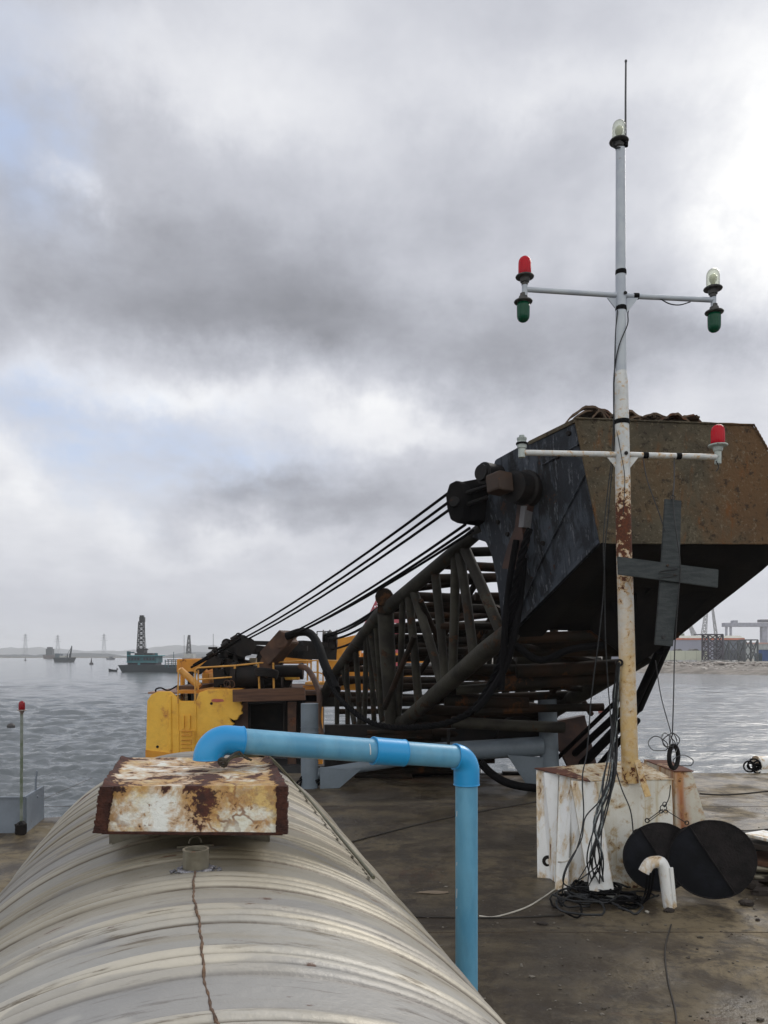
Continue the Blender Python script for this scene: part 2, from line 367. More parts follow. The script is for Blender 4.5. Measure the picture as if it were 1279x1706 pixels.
# rusty hatch cover: very heavy rust towards its two ends and along the upper edge
def hx(t, co):
    s_ = t.n('ShaderNodeSeparateXYZ'); t.L.new(co, s_.inputs[0])
    uu = t.m('ADD', s_.outputs[0], t.m('MULTIPLY', t.m('ADD', s_.outputs[1], .3), .22))
    ends = t.step(t.m('ABSOLUTE', uu), .215, .268, 0, .36)
    u = t.m('DIVIDE', t.m('SUBTRACT', s_.outputs[2], .113), .016)
    edge = t.m('MULTIPLY', t.m('EXPONENT', t.m('MULTIPLY', t.m('MULTIPLY', u, u), -1.0)), .09)
    u2 = t.m('DIVIDE', t.m('ADD', s_.outputs[0], .01), .05)
    mid = t.m('MULTIPLY', t.m('EXPONENT', t.m('MULTIPLY', t.m('MULTIPLY', u2, u2), -1.0)), .06)
    return t.m('ADD', t.m('ADD', ends, edge), mid)
def hscr(t, co, c):
    d = t.noise(co, 5, 4, .6, 0); v = t.vm('ADD', co, t.vm('SCALE', d.outputs[1])); v.node.inputs  # warped scratches
    w_ = t.n('ShaderNodeTexVoronoi', feature='DISTANCE_TO_EDGE'); w_.inputs['Scale'].default_value = 5.5
    dd = t.vm('MULTIPLY', d.outputs[1], (.25, .25, .25)); t.L.new(t.vm('ADD', co, dd), w_.inputs['Vector'])
    thin = t.step(w_.outputs[0], .012, .035, .85, 0)
    patch = t.step(t.noise(co, 4.5, 7, .65, .5).outputs[0], .43, .56, 0, .9)
    c = t.mix(patch, c, t.mix(t.step(t.noise(co, 40, 4, .7).outputs[0], .4, .6), (.58, .38, .09), (.30, .16, .035)))
    c = t.mix(t.step(t.noise(co, 26, 6, .75).outputs[0], .60, .66, 0, .9), c, (.12, .045, .018))
    c = t.mix(t.step(t.noise(t.vm('MULTIPLY', co, (1, 3, 3)), 9, 6, .7, 1.5).outputs[0], .60, .64, 0, .8), c, (.24, .12, .03))
    return t.mix(t.m('MULTIPLY', thin, t.step(t.noise(co, 3.3, 3).outputs[0], .45, .55)), c, (.16, .06, .02))
M['hatch'] = pmat('rusted white hatch paint', (.74, .75, .70), (.66, .66, .56), 8, rust=.36, rs=13, halo=(.42, .22, .06), zmask=hx, extra=hscr,
                  rcol=(.085, .024, .013), rcol2=(.03, .011, .008), rough=.45, bump=.5, bs=60)
M['pipe'] = pmat('faded blue pvc pipe', (.085, .29, .46), (.13, .36, .53), 3, stretch=(3, 3, 1), rough=.38, bump=.06, dirt=.4, dcol=(.10, .24, .34))
M['fitting'] = pmat('bright blue pvc fitting', (.012, .26, .58), (.02, .30, .62), 3, rough=.33, bump=.02)
M['glue'] = flat('grey sealant', (.22, .3, .36), .6)
# crane and boom
M['yellow'] = pmat('crane yellow paint', (.82, .48, .06), (.74, .40, .04), 1.2, rust=.14, rs=2.2, halo=(.45, .17, .04), rough=.5, dirt=.3, dcol=(.34, .16, .03), bump=.1, bs=4)
M['orange'] = pmat('crane orange paint', (.62, .27, .02), (.50, .19, .015), 1.5, rust=.3, rs=2.5, rough=.55)
M['rail'] = pmat('yellow rail paint', (.66, .33, .06), (.5, .24, .04), 3, rust=.25, rs=6, rough=.5)
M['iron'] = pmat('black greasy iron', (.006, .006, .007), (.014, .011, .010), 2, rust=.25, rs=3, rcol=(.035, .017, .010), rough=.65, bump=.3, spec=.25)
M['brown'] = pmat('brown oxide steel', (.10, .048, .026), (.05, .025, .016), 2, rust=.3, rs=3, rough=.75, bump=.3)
M['timber'] = pmat('brown timber beam', (.12, .06, .034), (.075, .037, .024), 3, rough=.85, stretch=(.4, 1, 6), bump=.4, bs=20)
M['lattice'] = pmat('boom lattice steel', (.040, .037, .028), (.016, .014, .011), 1.6, rust=.42, rs=2.6, rcol=(.060, .030, .014), rcol2=(.02, .012, .008), rough=.7, bump=.5, bs=25, spec=.3)
M['rung'] = pmat('boom cross member steel', (.010, .008, .006), (.026, .014, .008), 1.4, rust=.42, rs=2.2, rcol=(.075, .030, .010), rcol2=(.02, .012, .008), rough=.8, bump=.4, spec=.2)
def bluish(t, co, c):
    n = t.noise(t.vm('MULTIPLY', co, (2.5, 2.5, .7)), 1.8, 8, .68, .6).outputs[0]
    c = t.mix(t.step(n, .47, .60, 0, .85), c, (.052, .062, .080))
    n2_ = t.noise(t.vm('MULTIPLY', co, (7, 7, 1)), 2.4, 7, .72).outputs[0]
    return t.mix(t.step(n2_, .56, .64, 0, .8), c, (.12, .13, .15))
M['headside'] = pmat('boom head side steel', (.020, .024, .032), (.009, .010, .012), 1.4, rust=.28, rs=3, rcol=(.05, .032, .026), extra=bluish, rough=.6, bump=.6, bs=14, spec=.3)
def headx(t, co, c):
    s_ = t.n('ShaderNodeSeparateXYZ'); t.L.new(co, s_.inputs[0])
    n = t.noise(co, 1.1, 6, .6, .3).outputs[0]
    c = t.mix(t.step(n, .48, .62, 0, .85), c, (.112, .078, .044))
    c = t.mix(t.step(t.m('ADD', s_.outputs[0], t.m('MULTIPLY', n, 3.0)), 8.7, 9.6, 0, .7), c, (.13, .068, .030))
    n2_ = t.noise(t.vm('MULTIPLY', co, (4, 4, 1.1)), 1.5, 7, .65).outputs[0]
    c = t.mix(t.step(n2_, .56, .70, 0, .8), c, (.15, .062, .02))
    pit = t.noise(co, 10, 7, .75).outputs[0]
    c = t.mix(t.step(pit, .54, .62, 0, .85), c, (.032, .024, .018))
    return t.mix(t.step(t.noise(co, 22, 5, .7).outputs[0], .56, .64, 0, .5), c, (.20, .17, .12))
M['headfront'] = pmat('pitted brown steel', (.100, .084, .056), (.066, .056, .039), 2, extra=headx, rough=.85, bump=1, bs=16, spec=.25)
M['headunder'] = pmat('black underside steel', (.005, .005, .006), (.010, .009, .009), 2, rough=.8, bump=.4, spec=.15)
M['strap'] = pmat('brown strap', (.07, .035, .026), (.035, .02, .018), 3, rust=.3, rs=4, rough=.7)
M['nut'] = pmat('rusty nut', (.05, .024, .012), (.035, .02, .013), 4, rust=.35, rs=6, rcol=(.30, .10, .01), rough=.7)
M['rope'] = flat('greasy wire rope', (.006, .006, .007), .85, .0, .4, 50, spec=.08)
M['grey'] = pmat('grey blue deck paint', (.15, .185, .22), (.12, .15, .18), 2, rust=.12, rs=5, rough=.5, dirt=.3, dcol=(.07, .085, .1))
M['bingrey'] = pmat('grey bulwark paint', (.17, .20, .24), (.14, .165, .20), 2.2, rust=.2, rs=7, rough=.5, dirt=.2, dcol=(.09, .10, .12))
M['polegreen'] = pmat('mossy pole', (.19, .21, .19), (.09, .12, .07), 5, rust=.2, rs=8, rough=.6)
# deck
def deckx(t, co, c):
    a = t.noise(co, .33, 6, .62, .5).outputs[0]; b_ = t.noise(co, 1.7, 8, .68, .4).outputs[0]; d = t.noise(co, 7, 8, .72).outputs[0]
    s_ = t.n('ShaderNodeSeparateXYZ'); t.L.new(co, s_.inputs[0])
    c = t.mix(t.step(a, .40, .58), c, (.100, .078, .047))
    gx = t.m('ADD', s_.outputs[0], t.m('MULTIPLY', t.m('SUBTRACT', a, .5), 5.0))
    c = t.mix(t.step(gx, .9, 2.9, 0, .75), c, (.21, .165, .098))
    lt = t.step(gx, -3.2, -1.8, .6, 0); c = t.mix(lt, c, (.18, .145, .085))
    c = t.mix(t.step(b_, .44, .58, 0, .85), c, (.040, .030, .021))
    e = t.noise(t.vm('MULTIPLY', co, (.35, 1.4, 1)), .9, 7, .66, 1.0).outputs[0]
    c = t.mix(t.step(e, .54, .68, 0, .7), c, (.15, .12, .075))
    f = t.noise(co, 3.6, 10, .78, .8).outputs[0]; c = t.mix(t.step(f, .50, .62, 0, .6), c, (.035, .027, .02)); c = t.mix(t.step(f, .34, .44, .45, 0), c, (.15, .13, .095))
    c = t.mix(t.step(d, .52, .66, 0, .75), c, (.04, .034, .028))
    r_ = t.noise(t.vm('MULTIPLY', co, (.5, 1, 1)), .55, 9, .75, .6).outputs[0]
    c = t.mix(t.step(r_, .575, .64, 0, .75), c, (.075, .036, .018))
    w_ = t.noise(co, .42, 3, .5, .2); w_.inputs['W'].default_value if 'W' in w_.inputs else 0
    return c
def make_deck():
    m = pmat('worn deck', (.056, .046, .034), None, rough=.6, bump=.5, bs=16, spec=.35, extra=deckx)
    t = NT(m.node_tree); b = [n for n in t.nt.nodes if n.type == 'BSDF_PRINCIPLED'][0]
    tc = t.n('ShaderNodeTexCoord'); a = t.noise(tc.outputs['Object'], .8, 6, .6, .5).outputs[0]
    t.L.new(t.step(a, .42, .58, .38, .85), b.inputs['Roughness']); return m
M['deck'] = make_deck()
M['hull'] = flat('dark hull steel', (.03, .03, .032), .7)
def water_mat():
    m = bpy.data.materials.new('grey harbour water'); m.use_nodes = True; t = NT(m.node_tree); t.nt.nodes.clear()
    o = t.n('ShaderNodeOutputMaterial'); b = t.n('ShaderNodeBsdfPrincipled'); t.L.new(b.outputs[0], o.inputs[0])
    tc = t.n('ShaderNodeTexCoord'); co = tc.outputs['Object']
    b.inputs['Base Color'].default_value = (.12, .135, .145, 1); b.inputs['Roughness'].default_value = .12; b.inputs['IOR'].default_value = 1.33
    h1 = t.noise(t.vm('MULTIPLY', co, (.45, 1.0, 1)), .7, 6, .62, .6).outputs[0]
    h2 = t.noise(t.vm('MULTIPLY', co, (.5, 1.0, 1)), .16, 4, .55, .4).outputs[0]
    h3 = t.noise(t.vm('MULTIPLY', co, (.6, 1.0, 1)), 4.5, 4, .6, .3).outputs[0]
    h = t.m('ADD', t.m('ADD', t.m('MULTIPLY', h1, .55), t.m('MULTIPLY', h2, 1.3)), t.m('MULTIPLY', h3, .10))
    bn = t.n('ShaderNodeBump'); bn.inputs['Strength'].default_value = 1.0; bn.inputs['Distance'].default_value = .35
    t.L.new(h, bn.inputs['Height']); t.L.new(bn.outputs[0], b.inputs['Normal'])
    return m
M['water'] = water_mat()
M['rockbank'] = pmat('rubble bank', (.20, .175, .15), (.10, .085, .07), .35, stretch=(.5, 1, 1), rough=.9, bump=1, bs=2, dirt=.8, dcol=(.34, .32, .29))
M['yardground'] = flat('yard ground', (.22, .20, .17), .9, c2=(.15, .14, .12), vs=.1)
M['hill'] = flat('far hills', (.06, .07, .09), .95, c2=(.08, .09, .10), vs=.01)

# ---------------------------------------------------------------- setting
WZ = -3.2
import numpy as np
def sea():
    rs = [2.0]; 
    while rs[-1] < 3350:
        r = rs[-1]; rs.append(r + (max(.13, min(r * r / 14000, 400)) if 8 < r < 520 else .8 if r <= 8 else r * .08))
    th = [-180 + 5 * i for i in range(27)] + [-45 + .2 * i for i in range(451)] + [50 + 5 * i for i in range(26)]
    rr, tt = np.meshgrid(np.array(rs), np.radians(np.array(th)), indexing='ij'); X = rr * np.sin(tt); Yy = rr * np.cos(tt)
    dr = np.gradient(np.array(rs))[:, None]; g = np.random.default_rng(5); Z = np.zeros_like(X)
    for i in range(90):
        lam = .42 * (6.5 / .42) ** g.random(); a = g.normal(-.35, .62); k = 2 * math.pi / lam
        amp = .0105 * lam ** .50; att = np.clip((lam / (2.2 * dr)) - .6, 0, 1)
        wx = X + .35 * lam * np.sin(Yy / lam * .7 + i); Z += amp * att * np.sin(k * (wx * math.sin(a) + Yy * math.cos(a)) + g.random() * 6.28)
    Z *= 1 + .45 * np.sin(X * .045 + 1.3 * np.sin(Yy * .03)) * np.sin(Yy * .06 + 1)
    Z *= 1 - .62 * np.clip((X / np.maximum(Yy, 1) - .05) / .18, 0, 1) * (Yy > 0)     # the basin on the right lies sheltered behind the barge
    n, m_ = X.shape; co = np.stack([X, Yy, Z], -1).reshape(-1, 3).astype(np.float32)
    i, j = np.meshgrid(np.arange(n - 1), np.arange(m_), indexing='ij'); j2 = (j + 1) % m_
    q = np.stack([i * m_ + j, i * m_ + j2, (i + 1) * m_ + j2, (i + 1) * m_ + j], -1).reshape(-1, 4).astype(np.int32)
    me = bpy.data.meshes.new('water'); me.vertices.add(len(co)); me.vertices.foreach_set('co', co.ravel()); me.loops.add(q.size); me.loops.foreach_set('vertex_index', q[:, ::-1].ravel().copy())
    me.polygons.add(len(q)); me.polygons.foreach_set('loop_start', np.arange(0, q.size, 4, dtype=np.int32)); me.polygons.foreach_set('use_smooth', np.ones(len(q), dtype=bool)); me.update(calc_edges=True)
    me.materials.append(M['water']); o = bpy.data.objects.new('water', me); COL.objects.link(o); o.location = (0, 0, WZ); o['kind'] = 'structure'; return o
sea()
# barge deck: far edge steps back beyond the tank
EX = G(300, 1370).x; 
outl = [(-9, -3), (13, -3), (13, 15.35), (-3.2, 15.35), (-3.2, 11.75), (-9, 9.9)]
bm = bmesh.new()
deck = MB(); deck.prism([V(x, y, 0) for x, y in outl], (0, 0, -.06)); d_ = struct('deck', deck, M['deck'], loc=(0, 0, 0))
hm = MB(); hm.prism([V(x * .998, y - .02, -.06) for x, y in outl], (0, 0, -4)); struct('barge_hull', hm, M['hull'])
hm = MB(); hm.prism([V(-5.45, 18.75, -.36), V(2.0, 18.75, -.36), V(3.4, 27, -.36), V(-5.0, 27, -.36)], (0, 0, -4)); tag(obj('pontoon', hm, M['hull']), 'dark pontoon hull under the yellow crane house', 'pontoon')
# far bank on the right with the yard ground behind it
def ridge(x0, x1, n, yf, zf, rows, seed, jit):
    """strip of terrain: rows of (dy, z) profile along x"""
    rnd = random.Random(seed); mb = MB(); k = len(rows); vs = []
    for i in range(n + 1):
        x = x0 + (x1 - x0) * i / n
        for j, (dy, z) in enumerate(rows):
            q = mnoise.noise(V(x * .13, dy * .2, seed)) + .5 * mnoise.noise(V(x * .5, dy * .7, seed + 3))
            vs.append(V(x, yf(x) + dy + q * jit[j][0], z + q * jit[j][1]))
    fs = [(i * k + j, (i + 1) * k + j, (i + 1) * k + j + 1, i * k + j + 1) for i in range(n) for j in range(k - 1)]
    return mb.add(vs, fs)
yw = lambda x: 214 - (x - 74) * 1.9 if x > 20 else 316
bank = ridge(30, 190, 320, lambda x: 214 - (x - 76) * 1.0 if x < 130 else 160, 0, [(-1, WZ - .6), (2, WZ + .25), (6, WZ + .8), (12, WZ + 1.6), (22, WZ + 2.1), (36, WZ + 2.45), (48, WZ + 2.6)], 4, [(1.5, 0), (3, .2), (3, .5), (3, .6), (3, .5), (2, .3), (0, .1)])
struct('rocky_bank', bank, M['rockbank'])
YG = WZ + 2.62
mb = MB(); mb.prism([V(10, 300, YG), V(30, 262, YG), V(78, 250, YG), V(130, 204, YG), V(160, 200, YG), V(420, 200, YG), V(420, 900, YG), V(10, 900, YG)], (0, 0, -1.2)); struct('yard_ground', mb, M['yardground'])
# far shore and hills, built at their distance
def hills(name, x0, x1, Y, hmax, sc, seed, depth=250):
    mb = MB(); n = 160; vs = []
    for i in range(n + 1):
        x = x0 + (x1 - x0) * i / n; e = min(1, i / 12, (n - i) / 12)
        h = hmax * e * max(.12, .5 + .75 * mnoise.noise(V(x * sc, seed, 0)) + .22 * mnoise.noise(V(x * sc * 4, seed, 5)) + .1 * mnoise.noise(V(x * sc * 16, seed, 9)))
        vs += [V(x, Y, WZ - .5), V(x, Y + depth * .3, WZ + h * .8), V(x, Y + depth * .5, WZ + h), V(x, Y + depth, WZ - .5)]
    fs = [(i * 4 + j, i * 4 + 4 + j, i * 4 + 5 + j, i * 4 + 1 + j) for i in range(n) for j in range(3)]
    return struct(name, mb.add(vs, fs), M['hill'], smooth=70)
hills('hills', -1700, 800, 2900, 55, .0021, 2.0, 500)
hills('far_shore', -900, -150, 960, 7.5, .011, 8.0, 150)
hills('shore', -420, 260, 1300, 15, .006, 5.0, 200)
mb = MB(); mb.prism([V(-700, 905, WZ + .9), V(-180, 930, WZ + .9), V(-180, 1200, WZ + .9), V(-700, 1200, WZ + .9)], (0, 0, -1.5)); struct('tidal_flat', mb, M['yardground'])
# ---------------------------------------------------------------- far things
def pxbox(x0, x1, y0, y1, Y, d):     # box between photo columns and rows at its own distance, real depth d
    a = P(x0, y1, Y); b = P(x1, y0, Y)
    return MB().hexa([V(a.x, Y, a.z), V(b.x, Y, a.z), V(b.x, Y + d, a.z), V(a.x, Y + d, a.z), V(a.x, Y, b.z), V(b.x, Y, b.z), V(b.x, Y + d, b.z), V(a.x, Y + d, b.z)])
def join(*ms):
    m = MB()
    for q in ms: m.add(q.v, q.f)
    return m
def lattice_mast(m, a, b, wa, wb, n, r, rd=None):
    """four-legged lattice between base centre a and top centre b"""
    a, b = Vector(a), Vector(b); rd = rd or r * .7
    t = (b - a).normalized(); x = t.cross(V(0, 1, 0)).normalized(); y = x.cross(t)
    cor = lambda i, k: a.lerp(b, k) + (x * [-1, 1, 1, -1][i] + y * [-1, -1, 1, 1][i]) * (wa + (wb - wa) * k) / 2
    for i in range(4): m.tube([cor(i, 0), cor(i, 1)], r, 5)
    for k in range(n):
        for i in range(4):
            p, q = (i, (i + 1) % 4) if k % 2 else ((i + 1) % 4, i)
            m.tube([cor(p, k / n), cor(q, (k + 1) / n)], rd, 4, cap=False)
            m.tube([cor(i, (k + 1) / n), cor((i + 1) % 4, (k + 1) / n)], rd, 4, cap=False)
    return m
def hull_mb(x0, x1, Y, d, zb, zt, rake0, rake1):
    m = MB(); y0, y1 = Y, Y + d
    q = [V(x0 + rake0, y0, zb), V(x1 - rake1, y0, zb), V(x1 - rake1, y1, zb), V(x0 + rake0, y1, zb), V(x0, y0, zt), V(x1, y0, zt), V(x1, y1, zt), V(x0, y1, zt)]
    return m.hexa(q)
C_ = lambda n, c, **k: flat(n, c, .7, 0, 0, c2=k.get('c2'), vs=k.get('vs', .5))
m_hull = C_('barge hull paint', (.016, .026, .034)); m_teal = C_('teal paint', (.010, .085, .105)); m_tealp = C_('pale teal paint', (.07, .26, .29)); m_dark = C_('dark windows', (.02, .025, .04))
m_lat = C_('dark lattice', (.02, .022, .026)); m_pale = C_('pale superstructure', (.42, .42, .40)); m_rustd = C_('rusty brown', (.10, .06, .045))
# the teal dredging barge
Y = 224
t = thing('dredging_barge', 'teal two storey barge with upright black lattice crane, left of the yellow crane house', 'barge', P(235, 1120, Y))
a = P(196, 1119.6, Y); b = P(292, 1108, Y)
obj('hull', hull_mb(a.x, b.x, Y, 9, WZ - .6, b.z, 1.5, 1), m_hull, t)
obj('lower_deckhouse', pxbox(212, 259, 1104, 1109, Y + 1.5, 6), m_dark, t)
w1 = obj('upper_deckhouse', pxbox(211, 260, 1093, 1104, Y + 1.2, 6.5), m_teal, t)
for i in range(9):
    if i in (4,): continue
    obj('window', pxbox(213.5 + i * 5, 217 + i * 5, 1095.5, 1100, Y + 1.1, .3), m_dark, w1)
obj('lower_rail', pxbox(209, 262, 1102.6, 1103.6, Y + .7, .3), m_tealp, t)
obj('roof_edge', pxbox(211, 263, 1091.6, 1093, Y + .7, 7.5), m_tealp, t)
obj('door', pxbox(229, 233, 1104.5, 1111, Y + 1.2, .2), m_tealp, t)
obj('davit', join(pxbox(211, 214, 1085, 1092, Y + 2, 2), pxbox(213, 222, 1086, 1088, Y + 2, 1)), m_teal, t); obj('davit', pxbox(258, 261, 1088, 1092, Y + 2, 1), m_teal, t)
obj('winch_platform', join(pxbox(224, 254, 1088, 1092, Y + 2, 4), pxbox(228, 240, 1080, 1088, Y + 2.5, 3), pxbox(238, 245, 1081, 1083, Y + 2.5, 1)), m_lat, t)
m = lattice_mast(MB(), P(234.5, 1086, Y + 4), P(235.5, 1036, Y + 4), 1.9, 1.35, 13, .13, .10); cb = obj('crane_boom', m, m_lat, t)
obj('boom_head', join(pxbox(231.5, 239.5, 1028, 1036, Y + 3.3, 1.4), pxbox(232.3, 238.3, 1025, 1028, Y + 3.4, 1.1)), m_lat, cb)
m = MB()
for dx in (0, 1.6): m.tube([P(239, 1036, Y + 4), P(244.5 - dx, 1088, Y + 2.5)], .035, 4)
obj('stay', m, m_lat, t)
# clutter barge right of it, partly behind the yellow crane
t = thing('work_barge', 'low cluttered work barge with scaffold decks between the teal barge and the yellow crane house', 'barge', P(285, 1112, 214))
a = P(276, 1117, 214); b = P(330, 1112, 214)
obj('hull', hull_mb(a.x, b.x, 215, 7, WZ - .5, b.z, .8, .2), m_hull, t)
for i, (x0, x1, y0) in enumerate([(274, 300, 1101), (276, 304, 1105), (278, 300, 1098.5)]): obj('deck_stage', pxbox(x0, x1, y0, y0 + 1.2, 217, 3), m_pale if i == 1 else m_rustd, t)
m = MB()
for x in (275, 280, 286, 292, 298): m.tube([P(x, 1112, 217), P(x, 1099, 217)], .12, 5)
m.tube([P(289, 1112, 218), P(289, 1086, 218)], .09, 5); obj('posts', m, m_teal, t)
# skiff
t = thing('skiff', 'small dark open skiff lying off the left end of the teal barge', 'boat', P(187, 1115.5, 232))
m = MB(); a = P(181, 1115, 232); b = P(195, 1115, 232); L = b.x - a.x
vs = []; 
for i in range(9):
    k = i / 8; wd = .75 * math.sin(math.pi * min(.98, .12 + k * .8)); x = a.x + L * k; zt = WZ + .55 + .35 * (1 - k) ** 3
    vs += [V(x, 232 - wd, zt), V(x, 232 - wd * .5, WZ - .1), V(x, 232 + wd * .5, WZ - .1), V(x, 232 + wd, zt)]
m.add(vs, [(i * 4 + j, i * 4 + j + 4, i * 4 + j + 5, i * 4 + j + 1) for i in range(8) for j in range(3)] + [(0, 1, 2, 3), (32, 33, 34, 35)]); obj('hull', m, m_hull, t)
obj('thwart', MB().box((a.x + L * .4, 232, WZ + .45), (.3, 1.2, .08)).box((a.x + L * .7, 232, WZ + .45), (.3, 1.1, .08)), m_lat, t)
obj('outboard_motor', MB().box((b.x, 232, WZ + .75), (.3, .3, .6)), m_lat, t)
# second crane barge further off
Y = 520
t = thing('crane_barge', 'distant pale crane barge whose dark boom tapers upward, above the yellow crane house', 'barge', P(314, 1101, Y))
a = P(303, 1096, Y); b = P(336, 1096, Y)
obj('hull', hull_mb(a.x, b.x, Y, 12, WZ - .6, P(303, 1096.5, Y).z, 1, 1), m_hull, t)
obj('deckhouse', pxbox(306, 322, 1089, 1097, Y + 2, 7), m_pale, t)
obj('crane_boom', lattice_mast(MB(), P(314, 1090, Y + 5), P(314.5, 1060, Y + 5), 2.9, 1.2, 8, .22, .18), m_lat, t)
obj('boom_head', pxbox(312.7, 316.3, 1058, 1061.5, Y + 4.3, 1.4), m_lat, t)
m = MB().tube([P(306.5, 1094, Y + 4), P(306.5, 1058, Y + 4)], .16, 5); m.tube([P(355, 1098, Y + 6), P(355, 1056, Y + 6)], .18, 5); m.tube([P(336, 1095, Y + 6), P(355, 1095, Y + 6)], .5, 5); obj('thin_masts', m, C_('grey steel', (.12, .12, .13)), t)
# ship on the left
Y = 470
t = thing('sand_carrier', 'small dark cargo ship with a short derrick mast, out on the left water', 'ship', P(103, 1102, Y))
a = P(88, 1101, Y); b = P(117, 1101, Y)
obj('hull', hull_mb(a.x, b.x, Y, 9, WZ - .5, P(88, 1095.5, Y).z, 1, 1.5), m_hull, t)
obj('bridge', pxbox(91, 99, 1089, 1096, Y + 2, 5), C_('grey blue house', (.10, .13, .15)), t)
obj('hatch', pxbox(98, 110, 1092.5, 1096, Y + 2, 5), m_pale, t)
obj('derrick', MB().tube([P(116, 1097, Y + 3), P(119.5, 1076, Y + 3)], [.7, .3], 6).tube([P(112, 1090, Y + 3), P(119, 1078, Y + 3)], .12, 4).tube([P(112, 1090, Y + 3), P(112, 1096, Y + 3)], .3, 4), m_hull, t)
t = thing('far_ship', 'hazy grey ship with a leaning dark stern tower, just behind the dark cargo ship', 'ship', P(80, 1096, 760))
a = P(71, 1096, 760); b = P(90, 1096, 760)
obj('hull', hull_mb(a.x, b.x, 760, 12, WZ - .5, P(80, 1091.5, 760).z, 1, 1), C_('hazy brown', (.10, .075, .075)), t)
obj('tower', join(pxbox(76, 86, 1081, 1092, 762, 6), pxbox(78, 85, 1078, 1081, 763, 4)), C_('hazy grey', (.06, .07, .08)), t)
tag(obj('low_boat', hull_mb(P(176, 1097, 640).x, P(188, 1097, 640).x, 640, 6, WZ - .4, WZ + 1.4, 1, 1).box((P(183, 1096, 640).x, 643, WZ + 2), (2.4, 3, 1.4)), C_('far boat grey', (.10, .11, .13))), 'tiny low grey boat near the far shore left of the teal barge', 'boat')
# buoys
def buoy(px, py, Y, s, label, col):
    o = P(px, py, Y); t = thing('navigation_buoy', label, 'buoy', (o.x, Y, WZ), group='navigation buoys')
    obj('float', MB().lathe((o.x, Y, WZ - .3), [(.8 * s, 0), (.95 * s, .3), (.95 * s, .9 * s), (.5 * s, 1.2 * s)], 14), col, t)
    tw = obj('tower', MB().lathe((o.x, Y, WZ + .9 * s), [(.45 * s, 0), (.22 * s, 1.5 * s), (.22 * s, 1.9 * s)], 8), col, t)
    obj('lantern', MB().lathe((o.x, Y, WZ + 2.8 * s), [(.12 * s, 0), (.2 * s, .2 * s), (.05 * s, .5 * s)], 8), m_lat, t)
bc = C_('dark buoy paint', (.035, .03, .035))
buoy(152, 1107, 377, 1.0, 'dark conical navigation buoy floating left of the teal barge', bc)
buoy(42, 1099, 560, .75, 'smallest dark buoy far out at the left, left of the dark cargo ship', bc)
o = P(18, 1209, 50)
def mooring_ball(px, py, r, label, mat):
    Y_ = (HC - WZ) * F / (py - HY); o = P(px, py, Y_)
    t = thing('mooring_float', label, 'float', (o.x, Y_, WZ)); obj('ball', MB().blob((o.x, Y_, WZ + r * .35), (r * 1.1, r, r * .85), 16, 10), mat, t)
    obj('pickup_eye', MB().ring((o.x, Y_, WZ + r * 1.2), r * .16, r * .05, (0, 1, 0), 12, 5), mat, t)
mooring_ball(18, 1212, .27, 'dark round mooring float in the water beside the grey lamp pole', flat('dark float', (.05, .045, .045), .6))
mooring_ball(1001, 1187, .24, 'red brown float on the water behind the boom cables', flat('red float', (.30, .07, .05), .6))
# power pylons in the haze on the far left
m_py = C_('hazed pylon grey', (.36, .38, .41))  # lightened so the pylons fade; distance haze is put into the grey
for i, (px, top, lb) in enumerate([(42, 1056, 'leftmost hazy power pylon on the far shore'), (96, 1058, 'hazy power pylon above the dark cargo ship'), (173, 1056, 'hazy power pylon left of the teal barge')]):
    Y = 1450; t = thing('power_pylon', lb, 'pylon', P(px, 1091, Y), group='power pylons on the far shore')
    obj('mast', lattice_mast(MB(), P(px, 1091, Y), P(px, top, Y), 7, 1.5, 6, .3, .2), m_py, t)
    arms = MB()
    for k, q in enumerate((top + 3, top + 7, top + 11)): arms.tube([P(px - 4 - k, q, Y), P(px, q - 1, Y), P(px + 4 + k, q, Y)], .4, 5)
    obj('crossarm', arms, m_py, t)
# shipyard on the right
Yb = 300
t = thing('long_white_warehouse', 'long low cream warehouse on the far quay, left of the black lattice tower', 'warehouse', P(1140, 1102, Yb))
obj('wall', pxbox(1080, 1180, 1084, 1102.5, Yb, 14), C_('cream wall', (.50, .52, .42), c2=(.44, .46, .38), vs=.08), t)
for x in (1117, 1141, 1160): obj('wall_seam', pxbox(x, x + .5, 1084.5, 1102, Yb - .08, .2), C_('seam grey', (.36, .38, .32)), t)
obj('plinth', pxbox(1080, 1181, 1101, 1104, Yb - .4, .5), C_('plinth dark', (.07, .08, .07)), t)
for x0, x1 in ((1128, 1137), (1153, 1165)):
    n = 8; a = P(x0, 1084, Yb + 3); b = P(x1, 1084, Yb + 3)
    pl = [V(a.x + (b.x - a.x) * i / n, Yb + 3, a.z + .75 * math.sin(math.pi * i / n)) for i in range(n + 1)]
    obj('tarpaulin_heap', MB().prism(pl, (0, 5, 0)), C_('dark tarp', (.06, .06, .06)), t)
t = thing('grey_shed', 'big grey shed with an orange band under its roof, behind the cream warehouse', 'shed', P(1170, 1100, 345))
wl = obj('wall', pxbox(1060, 1240, 1066, 1102, 345, 40), C_('lilac grey cladding', (.25, .26, .33), c2=(.22, .23, .30), vs=.05), t)
obj('fascia_band', pxbox(1059.5, 1240.5, 1063, 1066, 344.6, 41), C_('orange red band', (.55, .16, .09)), t)
a = P(1059.5, 1063, 344.5); b = P(1241, 1058.5, 344.5)
obj('roof', MB().hexa([V(a.x, 344.5, a.z), V(b.x, 344.5, a.z), V(b.x, 386, a.z), V(a.x, 386, a.z), V(a.x, 350, b.z), V(b.x, 350, b.z), V(b.x, 380, b.z), V(a.x, 380, b.z)]), C_('grey green roof', (.34, .35, .30)), t)
obj('roof_vent', join(pxbox(1128, 1140, 1055.5, 1059, 352, 4)), C_('vent grey', (.2, .24, .2)), t)
